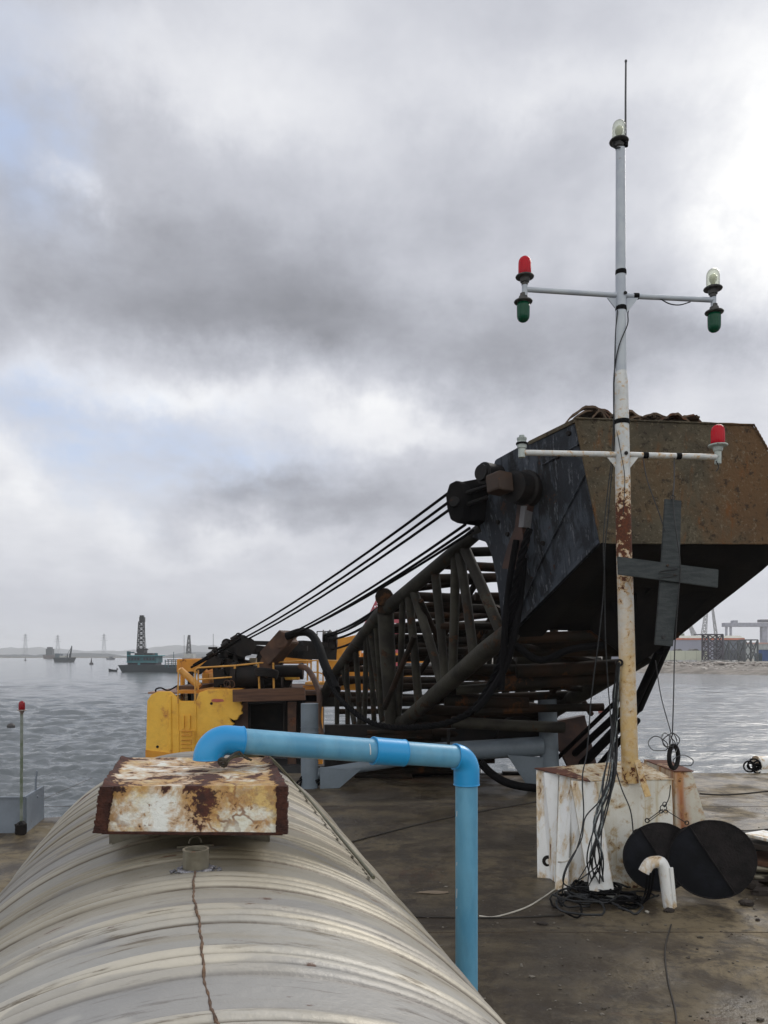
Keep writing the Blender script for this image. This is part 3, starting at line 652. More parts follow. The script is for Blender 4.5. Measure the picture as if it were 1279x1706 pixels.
for x in (1196, 1207, 1218, 1229): obj('cladding_rib', pxbox(x, x + .6, 1066.2, 1101, 344.8, .3), C_('rib grey', (.17, .18, .23)), t)
t = thing('dark_cabin_block', 'dark blue grey block of stacked cabins between the two lattice frames', 'building', P(1222, 1102, 290))
bl = obj('wall', pxbox(1205, 1240, 1083, 1103, 290, 9), C_('dark blue wall', (.05, .06, .085)), t)
obj('upper_cladding', pxbox(1205, 1240.3, 1067, 1082.8, 290.4, 9), C_('slate cladding', (.13, .15, .19)), t)
for i in range(5): obj('panel_line', pxbox(1210 + i * 6, 1210.7 + i * 6, 1084, 1102, 289.9, .2), C_('line', (.09, .1, .13)), t)
def steel_tower(name, label, x0, x1, y0, y1, Y, d, n, mat, horiz=False):
    a = P(x0, y1, Y); b = P(x1, y0, Y); t = thing(name, label, 'steel frame', ((a.x + b.x) / 2, Y + d / 2, a.z))
    c = lambda i, k: V(a.x if i in (0, 3) else b.x, Y if i < 2 else Y + d, a.z + (b.z - a.z) * k)
    for i in range(4): obj('leg', MB().tube([c(i, 0), c(i, 1)], .32, 6), mat, t)
    for i in range(4):
        m = MB(); j = (i + 1) % 4
        for k in range(n):
            m.tube([c(i, k / n), c(j, (k + 1) / n)], .2, 5); m.tube([c(j, k / n), c(i, (k + 1) / n)], .2, 5); m.tube([c(i, (k + 1) / n), c(j, (k + 1) / n)], .2, 5)
        obj('bracing', m, mat, t)
    return t
m_st = C_('purple black steel', (.05, .042, .062))
t = steel_tower('lattice_tower', 'tall black x braced tower standing beside the right end of the cream warehouse', 1180, 1204, 1057, 1104, 262, 5, 3, m_st)
obj('top_platform', pxbox(1169, 1205, 1056, 1057.5, 261, 7), m_st, t)
m_st2 = C_('grey green steel', (.07, .08, .09))
steel_tower('jacket_frame', 'wide open steel frame of crossed struts standing right of the dark cabin block', 1241, 1262, 1066, 1102, 270, 5, 1, m_st2)
steel_tower('jacket_frame', 'open steel frame standing just in front of the dark cabin block', 1214, 1240, 1067, 1103, 266, 5, 1, m_st2)
def container(x0, x1, y0, y1, Y, col, label):
    t = thing('container', label, 'container', P((x0 + x1) / 2, y1, Y)); a = P(x0, y1, Y); b = P(x1, y0, Y); m = MB(); n = 14; pts = []
    for i in range(n * 2 + 1): pts.append(V(a.x + (b.x - a.x) * i / (2 * n), Y + (.25 if i % 2 else 0), a.z))
    pts += [V(b.x, Y + 3, a.z), V(a.x, Y + 3, a.z)]
    obj('corrugated_body', m.prism(pts, (0, 0, b.z - a.z)), C_(label[:12], col), t); obj('top_rail', pxbox(x0 - .2, x1 + .2, y0 - .6, y0, Y - .1, 3.3), C_('rail ' + label[:8], tuple(q * .6 for q in col)), t)
container(1270, 1300, 1083, 1103, 285, (.03, .10, .30), 'blue shipping container at the right edge of the far quay')
container(1263, 1269.5, 1089, 1103, 283, (.06, .12, .17), 'narrow dark teal container left of the blue one on the far quay')
t = thing('pale_hall', 'pale hall with a faint pink stripe behind the blue container', 'building', P(1262, 1100, 380))
obj('wall', pxbox(1241, 1330, 1073, 1103, 380, 30), C_('pale hall wall', (.34, .37, .38)), t); obj('stripe', pxbox(1240.8, 1330.5, 1070.5, 1073, 379.6, 31), C_('pink stripe', (.5, .30, .26)), t)
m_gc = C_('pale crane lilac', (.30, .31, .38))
Y = 560
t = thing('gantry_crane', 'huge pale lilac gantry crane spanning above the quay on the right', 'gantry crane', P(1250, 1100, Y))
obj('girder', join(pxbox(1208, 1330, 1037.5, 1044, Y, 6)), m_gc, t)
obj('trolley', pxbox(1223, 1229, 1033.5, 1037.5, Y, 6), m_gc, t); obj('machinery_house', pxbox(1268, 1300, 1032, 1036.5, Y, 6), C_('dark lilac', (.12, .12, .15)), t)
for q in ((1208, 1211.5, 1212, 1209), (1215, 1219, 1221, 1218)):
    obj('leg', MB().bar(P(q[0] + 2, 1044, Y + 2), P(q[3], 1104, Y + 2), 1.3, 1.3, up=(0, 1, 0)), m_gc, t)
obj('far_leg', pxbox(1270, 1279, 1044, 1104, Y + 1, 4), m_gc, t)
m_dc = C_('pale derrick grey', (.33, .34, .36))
Y = 640
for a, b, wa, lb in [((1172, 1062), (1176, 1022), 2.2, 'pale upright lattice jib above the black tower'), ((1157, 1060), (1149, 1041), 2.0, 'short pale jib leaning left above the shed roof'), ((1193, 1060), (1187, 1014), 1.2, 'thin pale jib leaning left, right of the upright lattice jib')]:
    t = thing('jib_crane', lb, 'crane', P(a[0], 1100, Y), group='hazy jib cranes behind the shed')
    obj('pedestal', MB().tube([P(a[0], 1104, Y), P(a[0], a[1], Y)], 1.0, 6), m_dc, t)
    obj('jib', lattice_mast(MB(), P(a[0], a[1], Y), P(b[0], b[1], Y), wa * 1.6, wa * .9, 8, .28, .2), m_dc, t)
# rubble along the bank: too many to count
rb = MB(); rnd = random.Random(3)
for i in range(900):
    x = rnd.uniform(60, 160); yf = 214 - (x - 76) if x < 130 else 160; dy = rnd.uniform(8, 46)
    z = WZ + .25 + min(2.3, dy * .085); s_ = rnd.uniform(.15, .5) * (1 if rnd.random() < .9 else 1.8)
    rb.blob((x, yf + dy, z + .1), (s_ * 1.6, s_, s_ * .6), 6, 4, .35, i)
tag(obj('rubble', rb, C_('pale rubble', (.38, .35, .32), c2=(.16, .13, .11), vs=.4)), 'pale broken rubble scattered along the far bank', 'rubble', kind='stuff')
# debris in front of the warehouse
db = MB()
for i in range(60):
    x = P(rnd.uniform(1085, 1225), 1103, 258).x; db.box((x, 258 + rnd.uniform(-4, 4), YG + .25), (rnd.uniform(.6, 2.4), .8, rnd.uniform(.3, .9)), rnd.uniform(0, 3))
tag(obj('quay_scrap', db, C_('white scrap', (.5, .5, .5), c2=(.2, .19, .18), vs=.3)), 'white and dark scrap strewn along the foot of the cream warehouse', 'scrap', kind='stuff')
# red gantry crane seen through the boom
m_rd = C_('faded red crane paint', (.42, .05, .075)); m_wh = C_('sign white', (.7, .65, .65)); Y = 170
t = thing('red_portal_crane', 'faded red portal crane with a number plate, seen through the boom lattice', 'crane', P(670, 1110, Y))
obj('jib', lattice_mast(MB(), P(608, 1055, Y), P(636, 992, Y), 1.8, 1.2, 8, .17, .13), m_rd, t)
hs = obj('machine_house', pxbox(648, 668, 1029, 1068, Y, 5), m_rd, t)
obj('portal_beam', pxbox(618, 671, 1060, 1068, Y + .5, 4), m_rd, t)
for x in (601, 626, 664): obj('portal_leg', MB().bar(P(x, 1052, Y + 2), P(x - 4, 1118, Y + 2), .9, .9), m_rd, t)
pl = obj('number_plate', pxbox(655.5, 665, 1038, 1050, Y - .1, .12), m_wh, hs)
fc = bpy.data.curves.new('number', 'FONT'); fc.body = '13'; fc.size = 1.25; fc.align_x = 'CENTER'; fc.align_y = 'CENTER'; fc.extrude = .02
fo = bpy.data.objects.new('tmp', fc); me = bpy.data.meshes.new_from_object(fo); bpy.data.objects.remove(fo)
me.materials.append(m_rd); no = bpy.data.objects.new('number', me); COL.objects.link(no); no.parent = hs
no.rotation_euler = (R(90), 0, 0); no.location = P(660.2, 1044, Y - .16) - root_of(hs).location
# ---------------------------------------------------------------- the stainless tank in the foreground
TY = math.atan2(.25, 1.0); TR = .90; TZ = HC - 1.456; TX = .02
ca, sa_ = math.cos(TY), math.sin(TY)
def w2t(p): x, y = p.x - TX, p.y; return V(x * ca + y * sa_, -x * sa_ + y * ca, p.z - TZ)
def t2w(p): return V(TX + p.x * ca - p.y * sa_, p.x * sa_ + p.y * ca, p.z + TZ)
tank = thing('storage_tank', 'big ribbed stainless steel tank lying in the foreground with a rusty weld seam on top', 'tank', (TX, 0, TZ), TY, local=True)
prof = [(0.0, -.9), (TR * .8, -.88), (TR * .97, -.75)]
s_ = -.6; END = 4.52
def ribh(u): return .0078 * abs(math.cos(math.pi * u / .044)) ** .6 if abs(u) < .0661 else 0
per = .262; s0 = 1.163 - per * 7
k = 0
while s0 + k * per < END - .15:
    c0 = s0 + k * per
    if c0 > -.5:
        for i in range(-18, 19):
            u = i * .066 / 18; prof.append((TR + ribh(u), c0 + u))
        prof.append((TR, c0 + .070)); prof.append((TR + .001, c0 + .10)); prof.append((TR + .0012, c0 + .16)); prof.append((TR, c0 + .191))
    k += 1
for a in range(1, 9):
    th = a / 8 * math.pi / 2; prof.append((TR * math.cos(th) ** .7 if a < 8 else .001, END + .16 * math.sin(th)))
mb = MB().lathe((0, 0, 0), prof, 144, (0, 1, 0))
for p in mb.v:
    rr = math.hypot(p.x, p.z)
    if rr > .3:
        q = mnoise.noise(V(p.x * 1.6, p.y * 2.6, p.z * 1.6)) * .005 + mnoise.noise(V(p.x * 5, p.y * 6, p.z * 5)) * .0014
        p.x += p.x / rr * q; p.z += p.z / rr * q
obj('shell', mb, M['tank'], tank, smooth=60)
def arc(s, a0, a1, r, n=24): return [V(r * math.sin(a0 + (a1 - a0) * i / n), s, r * math.cos(a0 + (a1 - a0) * i / n)) for i in range(n + 1)]
sm = MB(); pts = []
for i in range(240):
    s = .9 + (2.10 - .9) * i / 239; pts.append(V(-.012 + .035 * max(0, (1.75 - s) / .65) ** 1.5 + .004 * math.sin(i * .057) + .0012 * math.sin(i * .27), s, 0)); dd = (s - 1.163 + per * 20.5) % per - per / 2; q = mnoise.noise(V(pts[-1].x * 1.6, s * 2.6, TR * 1.6)) * .005; pts[-1].z = TR + ribh(dd) + q + .0008
sm.tube(pts, [.0026 + .0007 * math.sin(i * .9) for i in range(240)], 6); obj('weld_seam', sm, M['seam'], tank)
for s in (.1, 3.4):
    obj('saddle', MB().prism([V(-.7, s - .08, -TZ), V(.7, s - .08, -TZ), V(.62, s - .08, -.62)] + [V(TR * .99 * math.sin(a), s - .08, -TR * .99 * math.cos(a)) for a in [q * .1 for q in range(7, -8, -1)]] + [V(-.62, s - .08, -.62)], (0, .16, 0)), M['steel_old'], tank)
fp = w2t(P(326, 1450, 1.98)); fp.z = TR - .004
f = obj('filler_pipe', MB().lathe(fp, [(.033, 0), (.033, .052), (.0335, .052), (.0335, .056), (.028, .056), (.028, .01), (.0, .01)], 28), M['steel_old'], tank)
th_ = MB()
for i in range(4): th_.ring(fp + V(0, 0, .046 - i * .006), .0275, .0018, n=28, m=5)
obj('thread', th_, M['steel_old'], f)
wb = MB()
for i in range(26):
    a = i / 26 * 2 * math.pi; wb.blob(fp + V(math.cos(a) * .038, math.sin(a) * .038, .004), (.008 + .004 * rnd.random(), .009, .005), 6, 4, .3, i)
for i in range(30):
    a = rnd.uniform(0, 6.3); q = rnd.uniform(.045, .066); wb.blob(fp + V(math.cos(a) * q, math.sin(a) * q * .7, .001), (.004, .004, .0025), 5, 3, .3, i)
obj('weld_bead', wb, pmat('weld metal', (.33, .33, .36), (.12, .12, .14), 60, metal=.7, rough=.45, bump=.4), f)
lp = w2t(P(325, 1412, 2.2)); lp.z = TR
obj('lifting_lug', MB().tube([lp + V(.017 * math.cos(a), 0, .012 + .018 * math.sin(a)) for a in [math.pi * i / 10 for i in range(11)]], .003, 6).box(lp + V(0, 0, .006), (.10, .03, .006)), M['steel_old'], tank)
# hatch neck under the cover
def hx2(px, py, Y): return w2t(P(px, py, Y))
nc = w2t(P(320, 1385, 2.42)); nc.z = TR - .12
neck = MB(); q = w2t(P(181, 1400, 2.36)); q2 = w2t(P(450, 1400, 2.36))
neck.hexa([V(q.x, q.y, .70), V(q2.x, q2.y, .70), V(q2.x, q2.y + .4, .70), V(q.x, q.y + .4, .70), V(q.x, q.y, TR + .075), V(q2.x, q2.y, TR + .075), V(q2.x, q2.y + .5, TR + .075), V(q.x, q.y + .5, TR + .075)])
obj('hatch_neck', neck, pmat('stained neck steel', (.15, .135, .10), (.10, .09, .07), 6, metal=.3, rough=.5, dirt=.6), tank, bevel=.01)
# rusty hatch cover: a dented sheet box with flanged, corroded ends
def dz(px, py, drop): Y = drop * F / (py - HY); return P(px, py, Y)
zt, zb = HC - .3675, HC - .487
FL, FR = dz(159, 1386, .487), dz(477, 1388, .487); BLx, BRx = dz(203, 1262, .3675), dz(447, 1262, .3675)
TL, TRr = dz(170, 1310, .3675), dz(477, 1309, .3675)
hat = thing('hatch_cover', 'rust eaten white steel box over the tank hatch, the blue pipe rising from it', 'hatch cover', ((FL.x + FR.x) / 2, (FL.y + BLx.y) / 2, zb))
hl = hat.location
def sheet_box(nx=64, ny=30, nz=16):
    vs = []; fs = []; idx = {}
    def pt(u, v, w_):   # u left-right, v front-back, w bottom-top ; all in 0..1
        fb = FL.lerp(FR, u); ft = TL.lerp(TRr, u); bt = BLx.lerp(BRx, u); bb = V(bt.x, bt.y, zb)
        p = (fb.lerp(ft, w_)).lerp(bb.lerp(bt, w_), v)
        d = mnoise.noise(p * 9) * .004 + mnoise.noise(p * 26) * .0016
        e = min(u, 1 - u)
        if e < .05: d += mnoise.noise(p * 60) * .007
        flare = max(0, .07 - e) / .07 * .008
        n = V(0, -1, 0) if v == 0 else V(0, 1, 0) if v == 1 else V(0, 0, 1)
        p = p + n * (d + flare)
        if w_ == 0: p.z += mnoise.noise(p * 40) * .004
        if u in (0, 1): p.x += mnoise.noise(p * 45) * .010
        return p
    def V_(i, j, k):
        key = (i, j, k)
        if key not in idx: idx[key] = len(vs); vs.append(pt(i / nx, j / ny, k / nz))
        return idx[key]
    for i in range(nx):
        for j in range(ny): fs.append((V_(i, j, nz), V_(i + 1, j, nz), V_(i + 1, j + 1, nz), V_(i, j + 1, nz)))
        for k in range(nz):
            fs.append((V_(i, 0, k), V_(i + 1, 0, k), V_(i + 1, 0, k + 1), V_(i, 0, k + 1))); fs.append((V_(i, ny, k), V_(i + 1, ny, k), V_(i + 1, ny, k + 1), V_(i, ny, k + 1)))
    for j in range(ny):
        for k in range(nz):
            fs.append((V_(0, j, k), V_(0, j + 1, k), V_(0, j + 1, k + 1), V_(0, j, k + 1))); fs.append((V_(nx, j, k), V_(nx, j + 1, k), V_(nx, j + 1, k + 1), V_(nx, j, k + 1)))
        for i in range(nx): fs.append((V_(i, j, 0), V_(i + 1, j, 0), V_(i + 1, j + 1, 0), V_(i, j + 1, 0)))
    m = MB(); m.v = vs; m.f = fs; return m
obj('cover_box', sheet_box(), M['hatch'], hat, smooth=50)
M['hatchend'] = pmat('scaled rust flange', (.045, .016, .011), (.085, .028, .016), 22, rough=.95, bump=1, bs=70)
def flange(px_of, u0, w_):
    m = MB(); 
    for seg in range(26):
        a = seg / 26; b = (seg + 1) / 26
        def edge(a):
            return TL.lerp(TRr, u0).lerp(FL.lerp(FR, u0), a) if True else None
        p, q = edge(a), edge(b); j = rnd.uniform(.006, .013)
        m.box((p + q) / 2 + V(0, -.003, 0), (w_ + rnd.uniform(-.004, .006), .018 + j * .4, (p - q).length * 1.15))
    return m
obj('end_flange', flange(None, 0.03, .034), M['hatchend'], hat); obj('end_flange', flange(None, .978, .028), M['hatchend'], hat)
obj('rim', MB().bar(FL + V(.02, -.004, -.001), FR + V(-.01, -.004, -.001), .012, .006), M['hatchend'], hat)
# hole rim round the pipe
# ---------------------------------------------------------------- blue pvc pipe run
def arc3(p0, pc, p1, rad, n=10):
    """points turning from the p0->pc direction into pc->p1 with a bend radius"""
    d0 = (pc - p0).normalized(); d1 = (p1 - pc).normalized(); th = d0.angle(d1); L = rad * math.tan(th / 2)
    a = pc - d0 * L; nrm = d0.cross(d1).normalized(); inward = nrm.cross(d0).normalized(); c = a + inward * rad
    return [c + Matrix.Rotation(th * i / n, 3, nrm) @ (a - c) for i in range(n + 1)]
rp = .0415; rf = .0475
A0 = P(347, 1277, 2.42); A0.z = zt - .02; A1 = P(349, 1232, 2.40); A1.x = A0.x; A1.y = A0.y
B1 = P(777, 1262, 2.84); dirp = (B1 - A1).normalized()
Bd = V(B1.x, B1.y, 0.0)
pipe = thing('pvc_pipe_run', 'pale blue plastic pipe arching from the rusty hatch to the deck beside the tank', 'pipe', V(B1.x, B1.y, 0))
def elbow(p0, pc, p1, l0, l1, name):
    br = .056
    pts = arc3(p0, pc, p1, br, 12); d0 = (pc - p0).normalized(); d1 = (p1 - pc).normalized()
    pts = [pts[0] - d0 * l0] + pts + [pts[-1] + d1 * l1]
    e = obj(name, MB().tube(pts, rf, 32), M['fitting'], pipe)
    obj('socket_rim', MB().ring(pts[0], rf - .001, .0028, d0, 32, 6), M['fitting'], e); obj('socket_rim', MB().ring(pts[-1], rf - .001, .0028, d1, 32, 6), M['fitting'], e)
    return pts
e0 = elbow(A0, A1, B1, .0, .045, 'elbow'); e1 = elbow(A1, B1, Bd, .0, .050, 'elbow')
p = lambda k: A1.lerp(B1, k)
kc = lambda px: min([i / 400 for i in range(401)], key=lambda k: abs((p(k).x / p(k).y * F + CX) - px))
k0, k1 = kc(621), kc(672)
obj('pipe_length', MB().tube([e0[-1] - dirp * .01, p(k0) + dirp * .01], rp, 32), M['pipe'], pipe)
obj('pipe_length', MB().tube([p(k1) - dirp * .01, e1[0] + dirp * .01], rp, 32), M['pipe'], pipe)
cp = obj('coupling', MB().tube([p(k0), p((k0 * 3 + k1) / 4), p(k1)], [rf + .001, rf, rf], 32), M['fitting'], pipe)
obj('socket_rim', MB().ring(p(k0), rf, .0025, dirp, 32, 6), M['fitting'], cp); obj('socket_rim', MB().ring(p(k1), rf - .001, .0025, dirp, 32, 6), M['fitting'], cp)
obj('pipe_length', MB().tube([V(Bd.x, Bd.y, e1[-1].z + .01), V(Bd.x, Bd.y, 0.0)], rp, 32), M['pipe'], pipe)
pm_ = flat('white paint mark', (.75, .77, .78), .5)
ps = p(kc(609)); side = V(0, 0, 1); outn = (V(0, -1, 0) - dirp * V(0, -1, 0).dot(dirp)).normalized()
mk = MB().tube([ps + (side * math.sin(a) + outn * math.cos(a)) * (rp + .0002) for a in [q * .1 for q in range(-2, 8)]], .0022, 5); obj('paint_mark', mk, pm_, pipe)
ps = V(Bd.x, Bd.y, 1.35)
for z, l in ((1.80, .02), (1.62, .012), (1.50, .035), (1.46, .01)): obj('paint_mark', MB().tube([V(Bd.x - .038, Bd.y - .017, z), V(Bd.x - .037, Bd.y - .019, z + l)], .0014, 4), pm_, pipe)
# hoses
def tank_hit(px, py, lift=0):
    d = V((px - CX) / F, 1, -(py - HY) / F); o = w2t(V(0, 0, HC)); dl = V(d.x * ca + d.y * sa_, -d.x * sa_ + d.y * ca, d.z)
    r = TR + .018 + lift; a = dl.x ** 2 + dl.z ** 2; b = 2 * (o.x * dl.x + o.z * dl.z); c = o.x ** 2 + o.z ** 2 - r * r; D_ = b * b - 4 * a * c
    t = (-b - math.sqrt(max(0, D_))) / (2 * a); return V(0, 0, HC) + d * t
def spline(pts, n=8):
    pts = [Vector(q) for q in pts]; o = []
    P_ = [pts[0] * 2 - pts[1]] + pts + [pts[-1] * 2 - pts[-2]]
    for i in range(1, len(P_) - 2):
        a, b, c, d = P_[i - 1:i + 3]
        for j in range(n):
            t = j / n; o.append(.5 * ((2 * b) + (c - a) * t + (2 * a - 5 * b + 4 * c - d) * t * t + (3 * b - a - 3 * c + d) * t ** 3))
    return o + [pts[-1]]
hp = [P(371, 1273, 2.40), P(385, 1262, 2.42), P(405, 1258, 2.46), P(425, 1258, 2.55), P(442, 1258, 2.75), P(462, 1274, 3.3)] + [tank_hit(a, b) for a, b in ((486, 1300), (518, 1335), (558, 1384), (598, 1432), (622, 1462))]
hp[0].z = zt + .012
tag(obj('hose', MB().tube(spline(hp, 8), .0062, 8), flat('olive hose', (.13, .125, .075), .55), smooth=60), 'thin olive green hose crossing the rusty hatch and running down the tank side', 'hose')
tag(obj('tie_rope', MB().tube(spline([P(366, 1270, 2.37), P(377, 1266, 2.37), P(390, 1256, 2.40), P(398, 1253, 2.42)], 5), .0045, 6).tube(spline([P(398, 1252, 2.42), P(408, 1262, 2.43), P(418, 1266, 2.46)], 5), .004, 6).ring(P(371, 1270, 2.375), .012, .006, (.3, 1, .4), 12, 6), flat('dark rope end', (.05, .045, .035), .8)), 'short frayed dark rope tied round the foot of the blue elbow', 'rope')
# ---------------------------------------------------------------- grey bulwark corner with lamp pole at the left
c0 = G(-30, 1392); c1 = G(40, 1388); c2 = G(71, 1363)
bt = thing('bulwark_box', 'grey painted steel bulwark corner at the left edge of the deck', 'bulwark', c1)
zh = HC - (1330 - HY) / F * c1.y
c0 = V(c0.x, c1.y, 0); c1_ = c1.copy()
tp = lambda c, z: V(c.x, c.y, z)
z2 = HC - (1312 - HY) / F * c2.y
obj('front_plate', MB().prism([c0, c1_, tp(c1_, zh), tp(c0, zh)], (0, .02, 0)), M['bingrey'], bt)
obj('side_plate', MB().prism([c1_ + V(.002, .022, 0), c2, tp(c2, z2), tp(c1_, zh) + V(.002, .022, 0)], (.02, 0, 0)), M['bingrey'], bt)
obj('edge_trim', MB().bar(tp(c1_, zh + .012), tp(c2, z2 + .012), .035, .02).bar(tp(c0, zh + .012), tp(c1_, zh + .012), .035, .02), M['bingrey'], bt)
q = c2.lerp(c1_, .4)
obj('handle_bar', MB().tube([V(q.x, q.y, z2 - .1), V(q.x, q.y, z2 + .16), V(q.x + .02, q.y, z2 + .30)], .014, 8).tube([V(q.x - .02, q.y, z2 - .12), V(q.x + .02, q.y, z2 - .05)], .02, 8), M['bingrey'], bt)
pb = P(35, 1385, c1.y - .06); pb.z = 0
pt_ = P(36, 1190, c1.y - .06)
lpole = thing('lamp_pole', 'slim mossy pole with a small red lamp at the left edge of the deck', 'lamp pole', pb)
obj('pole', MB().tube([pb, V(pt_.x, pt_.y, pt_.z)], .019, 12), M['polegreen'], lpole)
obj('foot_clump', MB().blob(pb + V(0, -.03, .08), (.08, .07, .10), 10, 6, .3, 5), M['iron'], lpole)
def lamp(parent, o, s, mat, up=1, base=None, cup=None, bulb=False, cage=False):
    """marine lamp: threaded cup, flange, ribbed glass dome; up = -1 hangs it upside down"""
    base = base or M['lampbase']; ax = (0, 0, up)
    L = obj('lamp_holder', MB().lathe(o, [(.030 * s, 0), (.034 * s, .004 * s), (.034 * s, .03 * s), (.046 * s, .034 * s), (.05 * s, .06 * s), (.052 * s, .075 * s), (.094 * s, .082 * s), (.098 * s, .090 * s), (.094 * s, .098 * s), (.06 * s, .106 * s), (.058 * s, .118 * s)], 28, ax), base, parent)
    dm = MB().lathe(o, [(.060 * s, .104 * s), (.066 * s, .112 * s), (.067 * s, .15 * s), (.066 * s, .235 * s), (.062 * s, .262 * s), (.050 * s, .285 * s), (.030 * s, .300 * s), (.004 * s, .306 * s)], 72, ax)
    for q in dm.v:
        d_ = q - Vector(o); rr = math.hypot(d_.x, d_.y)
        if rr > .03 * s: f_ = 1 + .022 * math.cos(18 * math.atan2(d_.y, d_.x)); q.x = o[0] + d_.x * f_; q.y = o[1] + d_.y * f_
    obj('glass_dome', dm, mat, L, smooth=70)
    if bulb: obj('bulb', MB().lathe(o, [(.02 * s, .11 * s), (.022 * s, .15 * s), (.036 * s, .175 * s), (.042 * s, .20 * s), (.036 * s, .228 * s), (.02 * s, .244 * s), (.003 * s, .248 * s)], 18, ax), M['bulb'], L, smooth=70)
    return L
lamp(lpole, pt_, .58, glass('dull red glass', (.30, .012, .02), .35, .05), 1, pmat('weathered lamp cup', (.30, .24, .22), (.12, .10, .09), 20, rust=.4, rs=20))
# ---------------------------------------------------------------- boom cradle (grey pipe frame)
cr = thing('boom_cradle', 'grey blue pipe frame on the deck that carries the lowered boom', 'boom rest', P(700, 1315, 13.8))
def post(px, yt, Y, r): a = P(px, yt, Y); return MB().tube([V(a.x, a.y, 0), a], r, 24)
obj('post', post(515.5, 1172, 13.7, .155), M['grey'], cr)
pr = P(911, 1165, 13.7); obj('post', MB().tube([P(917, 1312, 13.7), pr], .165, 24), M['grey'], cr)
obj('crossbeam', MB().tube([P(660, 1262, 13.9), P(700, 1255, 13.9), P(905, 1243, 13.7)], .175, 24), M['grey'], cr)
obj('crossbeam', MB().tube([P(526, 1290, 13.75), P(700, 1262, 13.9)], .10, 16), M['grey'], cr)
gp = [P(533, 1278, 13.6), P(600, 1283, 13.6), P(565, 1313, 13.6), P(533, 1314, 13.6)]; obj('gusset_plate', MB().prism(gp, (0, .04, 0)), M['grey'], cr)
gp = [P(845, 1258, 13.6), P(905, 1262, 13.6), P(905, 1310, 13.6), P(880, 1312, 13.6)]; obj('gusset_plate', MB().prism(gp, (0, .04, 0)), M['grey'], cr)
obj('weld_band', MB().ring(P(515.5, 1220, 13.7), .158, .01, n=24).ring(P(515.5, 1212, 13.7), .158, .006, n=24), M['grey'], cr)
obj('bracket', MB().box(P(747, 1232, 13.5), (.05, .05, .34)), M['iron'], cr)
# ---------------------------------------------------------------- dredging crane: house, boom, head, ropes
CRN = thing('dredging_crane', 'yellow dredging crane with a lowered black lattice boom and huge rusty boom head', 'crane', P(420, 1258, 20))
YH = 19.0
def pl(poly, Y, th, Yf=None): return MB().prism([P(x, y, (Yf(x, y) if Yf else Y)) for x, y in poly], (0, th, 0))
# house wall, torn at its right end
wallp = [(242, 1259), (243, 1235), (245, 1168), (251, 1158), (262, 1152), (283, 1152), (292, 1160), (300, 1168), (326, 1168), (331, 1154), (345, 1149), (384, 1148), (392, 1154), (391, 1160), (397, 1166), (403, 1166), (400, 1173), (404, 1177), (401, 1184), (404, 1189), (398, 1192), (395, 1199), (389, 1200), (382, 1196), (385, 1203), (390, 1206), (384, 1211), (385, 1217), (377, 1219), (375, 1226), (371, 1232), (376, 1259)]
wl = obj('house_wall', pl(wallp, YH, .12), M['yellow'], CRN, bevel=.012)
obj('side_wall', MB().prism([P(243, 1259, YH + .13), P(243, 1259, YH + .13) + V(.25, 4.6, 0), P(246, 1166, YH + .13) + V(.25, 4.6, 0), P(246, 1166, YH + .13)], (.08, 0, 0)), M['yellow'], CRN)
fold = MB()
for x0, y0, y1, r in ((283, 1160, 1256, .045), (296, 1170, 1256, .025), (326, 1168, 1250, .022)): fold.tube([P(x0, y0, YH), P(x0 + 1, y1, YH)], r, 8)
obj('panel_fold', fold, M['yellow'], wl)
rb_ = MB()
for x in (305, 315): rb_.box(P(x, 1203, YH - .02), (.05, .06, .32))
for x0, x1 in ((298, 324),): rb_.tube([P(x0, 1217, YH - .01), P(x0, 1256, YH - .01)], .012, 6).tube([P(x1, 1217, YH - .01), P(x1, 1256, YH - .01)], .012, 6).tube([P(x0, 1217, YH - .01), P(x1, 1217, YH - .01)], .012, 6)
obj('raised_rib', rb_, M['yellow'], wl)
def step_iron(y, h):
    return MB().tube([P(303, y, YH), P(303, y, YH - .10), P(319, y, YH - .10), P(319, y + h, YH - .10), P(303, y + h, YH - .10), P(303, y + h, YH)], .016, 6)
for y in (1219, 1233, 1246): obj('step_iron', step_iron(y, 6.5), M['orange'], wl)
m = MB()
for x, y in ((262, 1244), (352, 1172)): m.lathe(P(x, y, YH), [(.035, 0), (.03, .02)], 10, (0, -1, 0))
obj('bolt', m, M['iron'], wl)
obj('lower_skirt', pl([(242, 1250), (292, 1256), (292, 1262), (242, 1262)], YH - .06, .05), M['orange'], CRN)
obj('red_mark', pl([(352, 1165.5), (358, 1164), (371, 1165), (373, 1168.5), (362, 1170), (352, 1169)], YH - .012, .01), flat('faded red mark', (.52, .13, .09), .7), wl)
# roof / walkway deck and interior floors
def slab(x0, x1, y, Y, d, th, mat, name, parent=CRN):
    a = P(x0, y, Y); b = P(x1, y, Y); return obj(name, MB().box(((a.x + b.x) / 2, Y + d / 2, a.z - th / 2), (b.x - a.x, d, th)), mat, parent)
slab(246, 296, 1153, YH + .15, 3.5, .05, flat('worn pink grey roof', (.32, .20, .16), .8), 'roof_plate')
slab(296, 392, 1150, YH + .2, 4.2, .08, M['orange'], 'roof_plate')
slab(388, 552, 1151, YH + .3, 4.5, .10, M['brown'], 'floor_plate')
obj('timber_beam', MB().bar(P(388, 1159, YH - .15), P(508, 1156, YH - .15), .12, .30), M['timber'], CRN)
